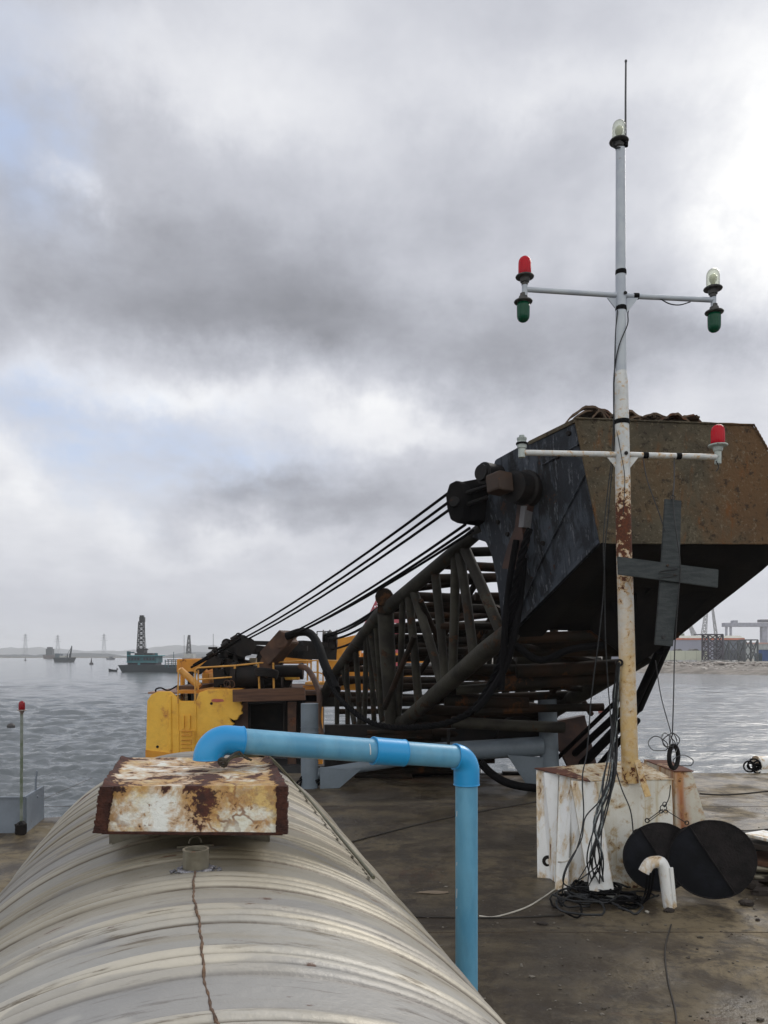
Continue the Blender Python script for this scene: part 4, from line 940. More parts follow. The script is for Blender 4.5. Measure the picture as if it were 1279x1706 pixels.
# dark engine room below the beam
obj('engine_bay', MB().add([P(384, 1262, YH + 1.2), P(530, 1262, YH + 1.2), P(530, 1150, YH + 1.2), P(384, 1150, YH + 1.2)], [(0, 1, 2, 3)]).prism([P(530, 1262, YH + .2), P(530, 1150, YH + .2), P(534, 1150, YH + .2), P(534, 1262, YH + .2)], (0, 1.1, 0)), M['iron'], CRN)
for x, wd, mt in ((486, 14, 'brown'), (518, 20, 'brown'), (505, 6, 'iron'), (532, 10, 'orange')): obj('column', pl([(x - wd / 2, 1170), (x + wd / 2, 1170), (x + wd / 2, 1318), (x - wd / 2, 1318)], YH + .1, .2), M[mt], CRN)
obj('inner_plate', pl([(386, 1212), (400, 1186), (402, 1172), (412, 1170), (413, 1230), (380, 1240)], YH + .25, .06), M['brown'], CRN)
obj('door_frame', MB().tube([P(415, 1222, YH + .3), P(415, 1172, YH + .3), P(474, 1170, YH + .3), P(474, 1222, YH + .3)], .045, 6), M['iron'], CRN)
# rear yellow cabin blocks
def blk(x0, x1, y0, y1, Y, d, mat, name='rear_block', bev=.02):
    return obj(name, pxbox(x0, x1, y0, y1, Y, d), mat, CRN, bevel=bev)
blk(294, 342, 1098, 1121, YH + 2.4, 2.2, M['orange'], 'counterweight_block')
blk(336, 348, 1121, 1150, YH + 2.4, 1.2, M['orange']); blk(350, 366, 1096, 1150, YH + 3.6, 1.2, M['iron'])
blk(300, 304, 1119, 1170, YH + 1.6, .25, M['orange'], 'frame_post', .01); blk(312, 318, 1119, 1170, YH + 2.0, .3, M['iron'], 'frame_post', .01)
slab(294, 330, 1143, YH + .6, 2.4, .1, M['brown'], 'floor_plate')
blk(462, 510, 1091, 1106, YH + 4.5, 2.0, M['orange']); blk(415, 424, 1096, 1128, YH + 2.5, .4, flat('cream post', (.45, .38, .26), .7), 'frame_post', .01)
blk(474, 498, 1119, 1133, YH + 2, .8, M['yellow'], 'motor_housing')
obj('rear_tower', pl([(540, 1095), (556, 1066), (592, 1058), (600, 1078), (596, 1130), (545, 1130)], YH + 5, 1.5), M['orange'], CRN)
obj('rear_house', pxbox(556, 700, 1112, 1150, YH + 6, 3), M['orange'], CRN)
obj('rear_house', pxbox(600, 706, 1088, 1104, YH + 7, 3), M['orange'], CRN)
# machinery on the roof
mech = MB()
def cylx(x0, x1, y, Y, r, n=16): return MB().tube([P(x0, y, Y), P(x1, y, Y)], r, n)
obj('winch_drum', join(cylx(396, 470, 1128, YH + 1.6, .30), cylx(388, 396, 1128, YH + 1.6, .42), cylx(436, 442, 1128, YH + 1.6, .44)), M['iron'], CRN)
obj('winch_drum', join(cylx(455, 504, 1118, YH + 1.0, .16), cylx(500, 505, 1118, YH + 1.0, .22)), M['iron'], CRN)
obj('mast_beam', join(MB().bar(P(366, 1083, YH + 2), P(512, 1080, YH + 2), .25, .13), MB().bar(P(380, 1070, YH + 2.6), P(545, 1074, YH + 2.6), .16, .12), MB().bar(P(380, 1078, YH + 2.6), P(520, 1092, YH + 3), .3, .26)), M['iron'], CRN)
for x, y, r in ((377, 1072, .13), (402, 1070, .2), (412, 1076, .22), (404, 1082, .2)):
    obj('sheave', MB().lathe(P(x, y, YH + 1.4), [(r, 0), (r * .8, .05), (r, .1)], 16, (.25, -1, 0)).lathe(P(x, y, YH + 1.6), [(r, 0), (r * .8, .05), (r, .1)], 16, (.25, -1, 0)), M['iron'], CRN)
for q in ([(362, 1152), (358, 1082)], [(372, 1152), (386, 1088)], [(400, 1150), (404, 1070)], [(420, 1150), (398, 1090)], [(375, 1088), (420, 1110)], [(432, 1150), (434, 1098)], [(330, 1120), (362, 1092)], [(444, 1098), (444, 1150)]):
    obj('frame_strut', MB().bar(P(*q[0], YH + 1.8), P(*q[1], YH + 1.8), .17, .15), M['iron'], CRN)
jk = MB()
for i in range(46):
    x = rnd.uniform(352, 480); y = rnd.uniform(1086, 1148); jk.box(P(x, y, YH + rnd.uniform(1.6, 3.4)), (rnd.uniform(.15, .6), .3, rnd.uniform(.1, .4)), 0, Matrix.Rotation(rnd.uniform(-.5, .5), 3, 'Y'))
for i in range(14):
    x = rnd.uniform(360, 470); y = rnd.uniform(1070, 1110); jk.tube([P(x, y, YH + 2), P(x + rnd.uniform(-20, 20), y + rnd.uniform(-6, 24), YH + 2.2)], rnd.uniform(.03, .08), 6)
obj('machinery', jk, M['iron'], CRN)
obj('hydraulic_arm', join(MB().bar(P(436, 1125, YH + .6), P(452, 1092, YH + .6), .34, .36), MB().bar(P(448, 1098, YH + .6), P(482, 1060, YH + .3), .46, .44)), M['brown'], CRN, bevel=.02)
obj('arm_head', MB().prism([P(456, 1066, YH + .1), P(470, 1053, YH + .1), P(492, 1058, YH + .1), P(482, 1076, YH + .1), P(462, 1080, YH + .1)], (0, .6, 0)), M['brown'], CRN)
cc = MB()
for i in range(5): cc.ring(P(444, 1118 + i * 2.4, YH + .3), .28 - .01 * i, .035, (.1, .2, 1), 20, 6)
obj('rope_coil', cc, M['iron'], CRN)
obj('hand_wheel', MB().ring(P(384, 1140, YH + .1), .10, .012, (0, 1, 0), 16, 5).ring(P(378, 1139, YH + .05), .09, .012, (.4, 1, 0), 16, 5), M['brown'], CRN)
obj('hand_rail', MB().tube([P(296, 1172, YH - .02), P(297, 1116, YH), P(301, 1113, YH + .4)], .018, 8).tube([P(325, 1172, YH), P(325, 1116, YH), P(329, 1112.5, YH), P(390, 1109, YH), P(429, 1105, YH)], .022, 8).tube([P(330, 1116, YH + .1), P(330, 1150, YH + .1)], .02, 8).tube([P(330, 1132, YH), P(386, 1128, YH)], .018, 8).tube([P(391, 1109, YH), P(391, 1114, YH)], .03, 6), M['rail'], CRN)
obj('hand_rail', MB().tube([P(430, 1104.5, YH + .4), P(466, 1103, YH + .6), P(510, 1101, YH + 1.0), P(538, 1100, YH + 1.0), P(538, 1138, YH + 1.0)], .02, 8).tube([P(512, 1101, YH + 1), P(512, 1134, YH + 1)], .02, 8).tube([P(518, 1102, YH + 1), P(518, 1134, YH + 1)], .022, 8).tube([P(529, 1101, YH + 1), P(529, 1140, YH + 1)], .03, 8).tube([P(512, 1120, YH + 1), P(530, 1120, YH + 1), P(552, 1128, YH + 1)], .018, 8).tube([P(538, 1100, YH + 1), P(600, 1102, YH + 2)], .018, 8).tube([P(430, 1104, YH + .3), P(432, 1148, YH + .3)], .026, 6).tube([P(455, 1104, YH + .3), P(456, 1148, YH + .3)], .026, 6), M['rail'], CRN)
slab(508, 556, 1137, YH + .9, 1.0, .06, M['rail'], 'walkway_plate')
obj('walkway_bracket', pl([(504, 1142), (532, 1142), (530, 1158), (508, 1158)], YH + 1.0, .1), M['orange'], CRN)
obj('diagonal_strut', MB().tube([P(300, 1116, YH + .5), P(332, 1144, YH + .4)], .085, 10), M['rail'], CRN)
obj('pipe_hose', MB().tube(spline([P(259, 1152, YH), P(260, 1148, YH), P(268, 1146, YH + .4), P(280, 1150, YH + .8), P(296, 1142, YH + 1)], 5), .02, 8), M['black'], CRN)
# ---- boom
def plane(a, b, c):
    n = (b - a).cross(c - a).normalized(); d0 = n.dot(a); e = V(0, 0, HC)
    def f(px, py):
        r = V((px - CX) / F, 1, -(py - HY) / F); t = (d0 - n.dot(e)) / n.dot(r); return e + r * t
    return f
WV = V(2.55, .22, 0)         # width of the boom
lp_ = plane(P(784, 893, 11.2), P(640, 1018, 14.4), P(803, 1089, 11.4))   # left lattice face
UL = [P(806, 878, 11.25), P(632, 1025, 14.5), P(585, 1085, 16.4), P(552, 1132, 17.8), P(536, 1168, 18.6)]
LL = [P(852, 1052, 10.95), P(803, 1089, 11.5), P(674, 1202, 14.5), P(608, 1222, 16.5), P(556, 1226, 18.4)]
boom = obj('boom', MB().tube([UL[4], UL[4] + WV], .14, 14).tube([LL[4], LL[4] + WV], .14, 12), M['lattice'], CRN)
for off in (V(0, 0, 0), WV):
    obj('chord', MB().tube([q + off for q in UL], [.10, .135, .125, .12, .12], 16), M['lattice'], boom)
    LQ = LL if off.x == 0 else [LL[0].lerp(LL[1], .9)] + LL[1:]
    obj('chord', MB().tube([q + off for q in LQ], [.15, .145, .135, .12, .12], 16), M['lattice'], boom)
def seg(L, px):
    best = None
    for i in range(len(L) - 1):
        xa = L[i].x / L[i].y * F + CX; xb = L[i + 1].x / L[i + 1].y * F + CX
        if min(xa, xb) - 1 <= px <= max(xa, xb) + 1:
            # find point on the chord seen at column px
            lo, hi = 0.0, 1.0
            for _ in range(24):
                mid = (lo + hi) / 2; q = L[i].lerp(L[i + 1], mid); xm = q.x / q.y * F + CX
                if (xm > px) == (xa > xb): lo = mid
                else: hi = mid
            return L[i].lerp(L[i + 1], lo)
    return L[0] if px > L[0].x / L[0].y * F + CX else L[-1]
BR = [(771, 838, .085), (764, 790, .075), (759, 753, .075), (724, 742, .075), (687, 738, .08), (680, 698, .075), (671, 663, .06),
      (616, 638, .06), (613, 624, .055), (610, 606, .055), (592, 600, .06), (577, 579, .055), (569, 594, .06), (560, 561, .055), (625, 637, .05)]
for i, (xu, xl, r) in enumerate(BR):
    for off in (V(0, 0, 0), WV):
        a = seg(UL, xu) + off; b = seg(LL, xl) + off
        obj('brace', MB().tube([a, a.lerp(b, .5) + V(.01, 0, 0), b], r, 12), M['lattice'], boom)
for off in (V(0, 0, 0), WV):   # heavy transition plate between the straight and the tapered part
    a = P(642, 1020, 14.3) + off; b = P(651, 1205, 14.7) + off
    obj('transition_plate', MB().tube([a, a.lerp(b, .4), b], [.16, .155, .11], 12), M['lattice'], boom)
obj('lug', MB().lathe(P(640, 995, 14.0), [(.16, 0), (.17, .05), (.17, .3), (.1, .34)], 14, (0, 1, .1)).bar(P(640, 998, 14.2), P(640, 1022, 14.2), .25, .25), M['rung'], boom)
# cross members between the two lattice faces
n = 0
def along(L, t):
    ls = [(L[i + 1] - L[i]).length for i in range(len(L) - 1)]; d = t * sum(ls)
    for i, l in enumerate(ls):
        if d <= l or i == len(ls) - 1: return L[i].lerp(L[i + 1], d / l)
        d -= l
for L, cnt, r in ((UL, 14, .085), (LL, 16, .09)):
    for i in range(cnt):
        a = along(L, (i + .4) / cnt); j = V(0, rnd.uniform(-.25, .25), rnd.uniform(-.13, .13)); a = a + V(0, 0, rnd.uniform(-.04, .04))
        obj('cross_member', MB().tube([a, a + WV + j], r * rnd.uniform(.8, 1.15), 10), M['rung'], boom)
for i in range(8):    # zig-zag in the bottom and top planes
    a = along(LL, (i + .3) / 8); b = along(LL, min(1, (i + 1.3) / 8)) + WV
    obj('diagonal', MB().tube([a, b], .06, 8), M['rung'], boom)
    a = along(UL, (i + .3) / 8) + WV; b = along(UL, min(1, (i + 1.3) / 8))
    if i != 0: obj('diagonal', MB().tube([a, b], .055, 8), M['rung'], boom)
for i in range(7):    # inner frames at mid height
    a = along(UL, (i + .5) / 7).lerp(along(LL, (i + .5) / 7), .5)
    obj('inner_member', MB().tube([a, a + WV], .065, 8), M['rung'], boom)
# stored pipes lying inside the boom, running across the view
for i, (y0, y1, x0, x1, Y, r, mt) in enumerate([(1080, 1072, 840, 1045, 11.6, .13, 'rung'), (1118, 1108, 860, 1045, 11.8, .11, 'rung'), (1140, 1125, 830, 1040, 12.0, .12, 'rung'), (1186, 1178, 790, 1005, 13.0, .07, 'rung'), (1203, 1212, 752, 940, 13.2, .10, 'lattice'), (1166, 1172, 740, 880, 13.0, .10, 'rung'), (1150, 1142, 760, 900, 12.6, .08, 'lattice'), (1098, 1104, 860, 1000, 12.3, .09, 'lattice'), (1220, 1232, 720, 900, 14.6, .09, 'rung'), (1045, 1040, 660, 820, 15.5, .09, 'lattice'), (1062, 1070, 660, 820, 15.5, .08, 'rung')]):
    obj('inner_member', MB().tube([P(x0, y0, Y), P((x0 + x1) / 2, (y0 + y1) / 2 + rnd.uniform(-2, 2), Y), P(x1, y1, Y)], r, 10), M[mt], boom)
obj('bottom_plate', MB().prism([P(735, 1215, 14.6), P(935, 1205, 14.0), P(935, 1225, 14.0), P(735, 1240, 14.6)], (0, .12, 0)), M['iron'], boom)
# ---- head
hp_ = plane(P(957, 697, 9.6), P(1000, 905, 9.6), P(795, 900, 11.3))
side = [(957, 697), (1000, 905), (925, 978), (862, 1040), (843, 1068), (835, 1040), (831, 1000), (825, 960), (818, 925), (808, 903), (786, 896), (790, 874), (799, 850), (812, 826), (821, 800), (819, 783), (824, 766), (880, 735), (925, 712)]
HEAD = obj('boom_head', MB().prism([hp_(x, y) for x, y in side], (.09, .02, 0)), M['headside'], CRN, bevel=.012)
HW = V(2.45, .18, 0)
fA, fB = P(957, 697, 9.58), P(1000, 905, 9.58)
tr1 = P(1255, 708, 9.75); tr2 = P(1279, 750, 9.8); br = P(1318, 906, 9.85)
obj('front_plate', MB().prism([fA, fB, br, tr2, tr1], (0, .08, 0)), M['headfront'], HEAD, bevel=.012)
bk = [hp_(843, 1068) , hp_(862, 1040), hp_(925, 978)]
# right-hand side of the head, sloping away behind the front plate
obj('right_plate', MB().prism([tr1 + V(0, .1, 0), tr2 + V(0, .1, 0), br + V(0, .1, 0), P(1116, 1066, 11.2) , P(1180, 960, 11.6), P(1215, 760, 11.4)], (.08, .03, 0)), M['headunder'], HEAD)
# underside: closed in front, two cut-outs, open further back
ul = [P(1000, 907, 9.62), P(968, 938, 9.95), P(936, 970, 10.3), P(905, 1003, 10.7), P(868, 1042, 11.1)]
ur = [P(1316, 908, 9.9), P(1270, 950, 10.2), P(1222, 988, 10.5), P(1172, 1026, 10.85), P(1118, 1068, 11.2)]
def strip(i, j, ks):
    m = MB()
    for k0_, k1_ in ks: m.prism([ul[i].lerp(ur[i], k0_), ul[i].lerp(ur[i], k1_), ul[j].lerp(ur[j], k1_), ul[j].lerp(ur[j], k0_)], (0, .05, .05))
    return m
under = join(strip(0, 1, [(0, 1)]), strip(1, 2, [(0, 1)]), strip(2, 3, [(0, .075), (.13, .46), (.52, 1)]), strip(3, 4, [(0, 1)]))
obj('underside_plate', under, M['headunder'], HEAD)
obj('edge_flange', MB().prism([hp_(1000, 905) + V(0, -.06, 0), hp_(843, 1068) + V(0, -.06, 0), hp_(843, 1068) + V(.42, .0, -.02), hp_(1000, 905) + V(.30, 0, -.04)], (0, .03, -.03)), M['headunder'], HEAD)
obj('top_plate', MB().prism([fA, tr1, tr1 + V(0, 1.4, 0), hp_(880, 735) + HW, hp_(880, 735)], (0, 0, -.05)), M['headfront'], HEAD)
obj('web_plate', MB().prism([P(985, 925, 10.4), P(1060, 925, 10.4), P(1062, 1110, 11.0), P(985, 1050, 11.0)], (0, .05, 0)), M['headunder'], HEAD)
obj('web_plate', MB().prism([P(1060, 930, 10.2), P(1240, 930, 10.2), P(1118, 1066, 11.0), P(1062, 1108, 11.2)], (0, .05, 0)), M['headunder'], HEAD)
for x in (962, 1083): obj('hoist_sheave', MB().lathe(P(x, 993, 11.2), [(.10, 0), (.17, .03), (.12, .07), (.17, .11), (.10, .14)], 20, (1, .2, 0)), M['steel_old'], HEAD)
# pins, nuts and the rope block
obj('main_pin', MB().lathe(hp_(880, 815), [(.25, -.02), (.25, .08), (.21, .1), (.21, .30), (.16, .31)], 24, (-.78, -.62, 0)), M['iron'], HEAD)
obj('pin_nut', MB().lathe(hp_(862, 815) + V(-.2, -.28, 0), [(.18, 0), (.18, .24), (.15, .27)], 4, (-.78, -.62, 0.0)), M['nut'], HEAD, bevel=.01)
obj('small_pin', MB().lathe(hp_(830, 793), [(.15, 0), (.15, .3), (.11, .31), (.11, .36)], 20, (-.78, -.62, 0)), M['iron'], HEAD)
obj('strap', MB().prism([hp_(872, 842), hp_(890, 842), hp_(880, 880), hp_(882, 905), hp_(868, 950), hp_(846, 948), hp_(856, 910), hp_(868, 880)], (-.10, -.08, 0)), M['strap'], HEAD)
obj('gusset', MB().prism([hp_(880, 845), hp_(888, 845), hp_(884, 880), hp_(876, 880)], (-.12, -.10, 0)), flat('grey worn edge', (.17, .17, .18), .6), HEAD)
blkm = MB().prism([P(744, 846, 10.9), P(742, 826, 10.9), P(748, 806, 10.9), P(760, 800, 10.9), P(771, 808, 10.9), P(775, 838, 10.9), P(772, 862, 10.9), P(762, 872, 10.9), P(750, 866, 10.9)], (.12, .10, 0))
obj('rope_block', blkm, M['headunder'], HEAD, bevel=.01)
obj('block_pin', MB().lathe(P(757, 836, 10.86), [(.075, 0), (.07, .05)], 14, (-.3, -1, 0)), M['iron'], HEAD)
obj('block_frame', MB().prism([P(768, 803, 11.0), P(822, 793, 11.0), P(818, 812, 11.0), P(806, 838, 11.0), P(792, 866, 11.0), P(764, 872, 11.0), P(776, 838, 11.0)], (.4, .3, 0)), M['headunder'], HEAD)
for k in (.33, .62): obj('spacer', MB().tube([P(770, 800 + 70 * k, 10.95), P(812, 790 + 62 * k, 10.95)], .03, 8), M['iron'], HEAD)
def bead(pts, r=.011): 
    q = spline_(pts); return MB().tube(q, [r * (1 + .25 * math.sin(i * 1.9)) for i in range(len(q))], 6)
def spline_(pts): 
    o = []
    for a_, b_ in zip(pts[:-1], pts[1:]): o += [a_.lerp(b_, i / 24) for i in range(24)]
    return o + [pts[-1]]
fo_ = V(0, -.012, 0)
obj('weld_bead', bead([fA + fo_, fB + fo_, br + fo_]), M['headfront'], HEAD)
obj('weld_bead', bead([fA + fo_, tr1 + fo_, tr2 + fo_]), M['headfront'], HEAD)
sn = V(-.012, -.01, 0)
obj('weld_bead', bead([hp_(966, 740) + sn, hp_(905, 775) + sn]), M['headside'], HEAD)
obj('weld_bead', bead([hp_(975, 792) + sn, hp_(905, 930) + sn, hp_(862, 1030) + sn]), M['headside'], HEAD)
obj('edge_strip', MB().bar(hp_(1000, 905) + V(-.03, -.03, .02), hp_(850, 1058) + V(-.03, -.03, .02), .05, .03, up=(1, .6, 0)), M['headside'], HEAD)
for x, y in ((830, 870), (846, 890), (905, 905), (930, 760), (948, 722)): obj('bolt', MB().lathe(hp_(x, y), [(.035, 0), (.03, .03)], 8, (-.78, -.62, 0)), M['iron'], HEAD)
# curved corroded cover sheets on top
def curl(x0, x1, yb, h, Y, d, n=10, tilt=0, th=.03):
    a = P(x0, yb, Y); b = P(x1, yb + tilt, Y); m = MB(); top = []; bot = []
    for i in range(n + 1):
        k = i / n; q = a.lerp(b, k) + V(0, 0, h * math.sin(math.pi * k) ** .8 + mnoise.noise(V(k * 6, Y * 3, x0)) * .03); top.append(q); bot.append(q - V(0, 0, th))
    return m.prism(top + bot[::-1], (0, d, 0))
M['scale'] = pmat('flaking cover sheet', (.15, .10, .065), (.06, .042, .03), 3, rust=.5, rs=6, rough=.9, bump=1, bs=18)
for ar in [(942, 1020, 703, .19, 9.72, .10, 14, -4), (950, 1030, 703, .17, 9.95, .7, 14, -4), (985, 1012, 700, .13, 9.70, .05, 8, 0), (1010, 1075, 698, .13, 9.8, .6, 12, 4), (1062, 1125, 699, .09, 9.8, .5, 12, 4), (1098, 1152, 703, .13, 9.7, .14, 12, 4), (1128, 1172, 703, .12, 9.9, .4, 8, 4)]:
    obj('cover_sheet', curl(*ar), M['scale'], HEAD, smooth=60)
bit = MB()
for i in range(16): bit.blob(P(rnd.uniform(1045, 1170), rnd.uniform(696, 703), 9.9), (rnd.uniform(.04, .12), .12, rnd.uniform(.015, .035)), 7, 4, .5, i)
obj('rust_flakes', bit, M['scale'], HEAD)
# ropes from the head block down to the house
def rope(a, b, r, sag=.12, parent=CRN, name='pendant_rope', n=8):
    pts = [a.lerp(b, i / n) - V(0, 0, sag * 4 * (i / n) * (1 - i / n)) for i in range(n + 1)]
    return obj(name, MB().tube(pts, r, 8), M['rope'], parent)
for a, b in [((746, 822), (398, 1058)), ((748, 836), (408, 1062)), ((750, 848), (414, 1064)), ((775, 874), (470, 1062)), ((782, 880), (478, 1062)), ((788, 884), (474, 1064))]: rope(P(*a, 10.95), P(*b, 19.6), .022, .10)
for a, b in [((398, 1058), (322, 1108)), ((402, 1064), (318, 1112))]: rope(P(*a, 19.6), P(*b, 20), .03, .02)
tb = MB()
for x, y in ((390, 1063), (374, 1074), (350, 1090)): tb.tube([P(x - 5, y + 3, 19.6), P(x + 5, y - 3, 19.6)], .06, 8).ring(P(x + 7, y - 4, 19.6), .06, .02, (0, 1, 0), 12, 5)
obj('turnbuckle', tb, M['iron'], CRN)
for a, b in [((632, 1012), (540, 1058)), ((630, 1018), (545, 1060)), ((630, 1030), (548, 1066)), ((640, 1040), (552, 1082))]: rope(P(*a, 14.6), P(*b, 22), .03, .08)
obj('rear_sheaves', join(MB().lathe(P(538, 1066, 22), [(.3, 0), (.2, .1), (.3, .2), (.2, .3), (.3, .4)], 14, (1, 0, 0)), MB().bar(P(500, 1082, 21.5), P(556, 1086, 22), .4, .5), MB().tube([P(528, 1060, 22), P(528, 1052, 22), P(548, 1052, 22), P(548, 1062, 22)], .02, 5)), M['iron'], CRN)
# thick twisted hose from the machinery into the boom
obj('hose', MB().tube(spline([P(478, 1060, YH), P(500, 1053, YH - .2), P(517, 1056, YH - .6), P(530, 1075, YH - 1.2), P(540, 1105, YH - 1.8), P(552, 1132, YH - 2.4), P(560, 1150, YH - 2.8)], 6), .10, 12), M['black'], CRN)
obj('hose', MB().tube(spline([P(500, 1110, YH + .2), P(512, 1115, YH - .2), P(524, 1134, YH - .6), P(532, 1160, YH - 1), P(530, 1200, YH - 1.2), P(540, 1240, YH - 1.4)], 6), .07, 10), M['brown'], CRN)
cat_ = spline([P(540, 1118, 16.0), P(556, 1150, 15.4), P(580, 1178, 14.2), P(615, 1202, 13.2), P(655, 1212, 12.6), P(700, 1211, 12.0), P(745, 1204, 11.6), P(790, 1180, 11.2), P(826, 1120, 10.9), P(846, 1050, 10.6), P(858, 980, 10.4), P(868, 930, 10.2), P(882, 880, 10.2)], 10)
tw = MB(); fr_x = V(0, -1, 0)
fine = []
for i in range(len(cat_) - 1):
    for j in range(4): fine.append(cat_[i].lerp(cat_[i + 1], j / 4))
for s3 in range(3):
    pts = []; ln = 0
    for i, q in enumerate(fine):
        if i: ln += (q - fine[i - 1]).length
        t_ = (fine[min(i + 1, len(fine) - 1)] - fine[max(i - 1, 0)]).normalized(); x = t_.cross(fr_x).normalized(); y = t_.cross(x); a = ln * 16 + s3 * 2.094
        pts.append(q + (x * math.cos(a) + y * math.sin(a)) * .026)
    tw.tube(pts, .027, 6)
obj('hawser', tw, M['rope'], CRN)
for q, r in (([(860, 900), (850, 960), (842, 1030), (838, 1100), (835, 1150)], .045), ([(872, 930), (866, 1000), (856, 1060), (842, 1110), (812, 1160), (790, 1185)], .05), ([(858, 1075), (900, 1100), (950, 1082), (1005, 1075)], .05)):
    obj('slack_rope', MB().tube(spline([P(x, y, 10.5) for x, y in q], 6), r, 8), M['rope'], CRN)
# hoist ropes dropping behind the mast, and the fairlead plate at their foot
for a, b, r in (((1108, 1074), (1062, 1180), .085), ((1098, 1086), (1050, 1190), .06)): obj('hoist_rope', MB().tube([P(*a, 11.2), P(*b, 12.2)], r, 10), M['rope'], CRN)
for a, b, r in (((1062, 1178), (962, 1282), .085), ((1050, 1170), (950, 1262), .065), ((1030, 1165), (930, 1262), .04), ((1062, 1200), (985, 1290), .05)): obj('hoist_rope', MB().tube([P(*a, 12.2), P(*b, 14.2)], r, 10), M['rope'], CRN)
obj('fairlead_plate', MB().prism([P(912, 1205, 14.0), P(974, 1192, 14.0), P(996, 1282, 14.0), P(950, 1284, 14.0), P(936, 1255, 14.0), P(918, 1240, 14.0)], (0, .2, 0)), M['strap'], CRN)
obj('foot_lug', MB().lathe(P(862, 1228, 14.3), [(.42, 0), (.42, .3)], 18, (0, -1, 0)), M['iron'], CRN)
obj('lower_hose', MB().tube(spline([P(800, 1270, 13.2), P(820, 1290, 13.2), P(850, 1306, 13.2), P(895, 1313, 13.2), P(930, 1310, 13.2)], 6), .07, 12), M['black'], CRN)
dk = MB()
for x0, x1, y0, y1, Y in ((574, 760, 1268, 1276, 14.6), (590, 780, 1280, 1286, 14.8), (572, 720, 1294, 1310, 14.9), (700, 880, 1290, 1306, 15.1), (560, 900, 1228, 1250, 15.0)): dk.add(pxbox(x0, x1, y0, y1, Y, .2).v, pxbox(x0, x1, y0, y1, Y, .2).f)
for x0, x1, y0, y1, Y in ((540, 765, 1208, 1313, 15.1), (838, 912, 1286, 1312, 15.1), (765, 850, 1208, 1262, 15.2), (905, 962, 1205, 1235, 15.0)): dk.add(pxbox(x0, x1, y0, y1, Y, .15).v, pxbox(x0, x1, y0, y1, Y, .15).f)
obj('foot_frame', dk, M['iron'], CRN)
for i in range(9):
    y = 1222 + i * 9 + rnd.uniform(-3, 3); x0 = rnd.uniform(552, 640); obj('inner_member', MB().tube([P(x0, y, 14.8), P(x0 + rnd.uniform(90, 200), y + rnd.uniform(-8, 8), 14.7)], rnd.uniform(.04, .08), 8), M['rung'], boom)
for a, b, r in (((700, 1000), (760, 1130), .05), ((800, 960), (700, 1120), .055), ((830, 1010), (720, 1185), .05), ((690, 1060), (640, 1180), .05), ((860, 1100), (760, 1210), .07), ((960, 1060), (900, 1200), .06), ((905, 1060), (985, 1190), .05)):
    obj('inner_member', MB().tube([P(*a, 13.0), P(*b, 14.0)], r, 8), M['rung'], boom)
# ---------------------------------------------------------------- signal mast on its steel base
YM = 7.9
MA = thing('signal_mast', 'tall rust stained white signal mast with two lamp arms on a white steel base', 'mast', P(1050, 1480, YM).xy.to_3d())
ZB = 1.09
def atz(px, py, z): return P(px, py, (HC - z) * F / (py - HY))
tBL, tBR, tFR, tFL = atz(893, 1281, ZB), atz(1062, 1268, ZB), atz(1119, 1299, ZB), atz(978, 1302, ZB)
kFL, kBL = atz(994, 1303, ZB), atz(962, 1279, ZB)
g0 = lambda p, dx=0, dy=0, z=0: V(p.x + dx, p.y + dy, z)
BF = obj('base_block', MB().hexa([g0(kFL), g0(tFR, .02, -.04), g0(tBR, .02), g0(kBL), kFL, tFR, tBR, kBL]), M['base_front'], MA, bevel=.006)
obj('top_plate', MB().prism([tFL + V(-.01, -.015, .003), tFR + V(.012, -.015, .003), tBR + V(.01, .01, .003), tBL + V(.05, .01, .003)], (0, 0, .008)), M['base_top'], BF)
# left: row of flared bracket plates under a rusted strip
sL0, sL1 = atz(893, 1281, ZB + .012), atz(986, 1303, ZB + .012)
obj('rusted_strip', MB().prism([sL0 + V(-.02, 0, 0), sL1 + V(-.02, -.02, 0), sL1 + V(.0, .18, 0), sL0 + V(.28, .06, 0)], (0, 0, .012)), M['base_top_rust'], BF)
def fin(t0, t1, b0, b1, th=(.014, .012, 0), mat='white_rust', z=ZB, z0=0):
    q = [atz(*t0, z), atz(*t1, z), atz(*b1, z0), atz(*b0, z0)]
    return MB().prism(q, th)
obj('bracket_plate', fin((893, 1283), (906, 1285), (895, 1462), (923, 1464)), M['white_rust'], BF)
obj('bracket_plate', fin((906, 1287), (930, 1290), (905, 1455), (925, 1470)), M['white_rust'], BF)
obj('bracket_plate', fin((932, 1291), (952, 1295), (925, 1482), (945, 1484)), M['white_rust'], BF)
obj('bracket_plate', fin((950, 1296), (976, 1301), (940, 1478), (992, 1484)), M['white_rust'], BF)
obj('bracket_plate', fin((951, 1301), (992, 1303), (984, 1494), (1023, 1497)), M['white_rust'], BF)
obj('bracket_rim', MB().bar(atz(951, 1300, ZB) + V(-.002, -.012, 0), atz(984, 1492, 0) + V(-.002, -.012, 0), .012, .03, up=(0, 1, 0)).bar(atz(932, 1290, ZB) + V(0, -.01, 0), atz(925, 1480, 0) + V(0, -.01, 0), .010, .02, up=(0, 1, 0)), M['base_streak'], BF)
obj('drain_hole', MB().lathe(atz(909, 1430, .17) + V(0, -.10, 0), [(.055, 0), (.06, .012), (.045, .02), (.03, .02)], 18, (-.1, -1, .1)), M['iron'], BF)
obj('drain_pipe_end', MB().lathe(atz(909, 1430, .17) + V(0, -.125, 0), [(.028, 0), (.028, .006)], 14, (-.1, -1, .1)), M['white_rust'], BF)
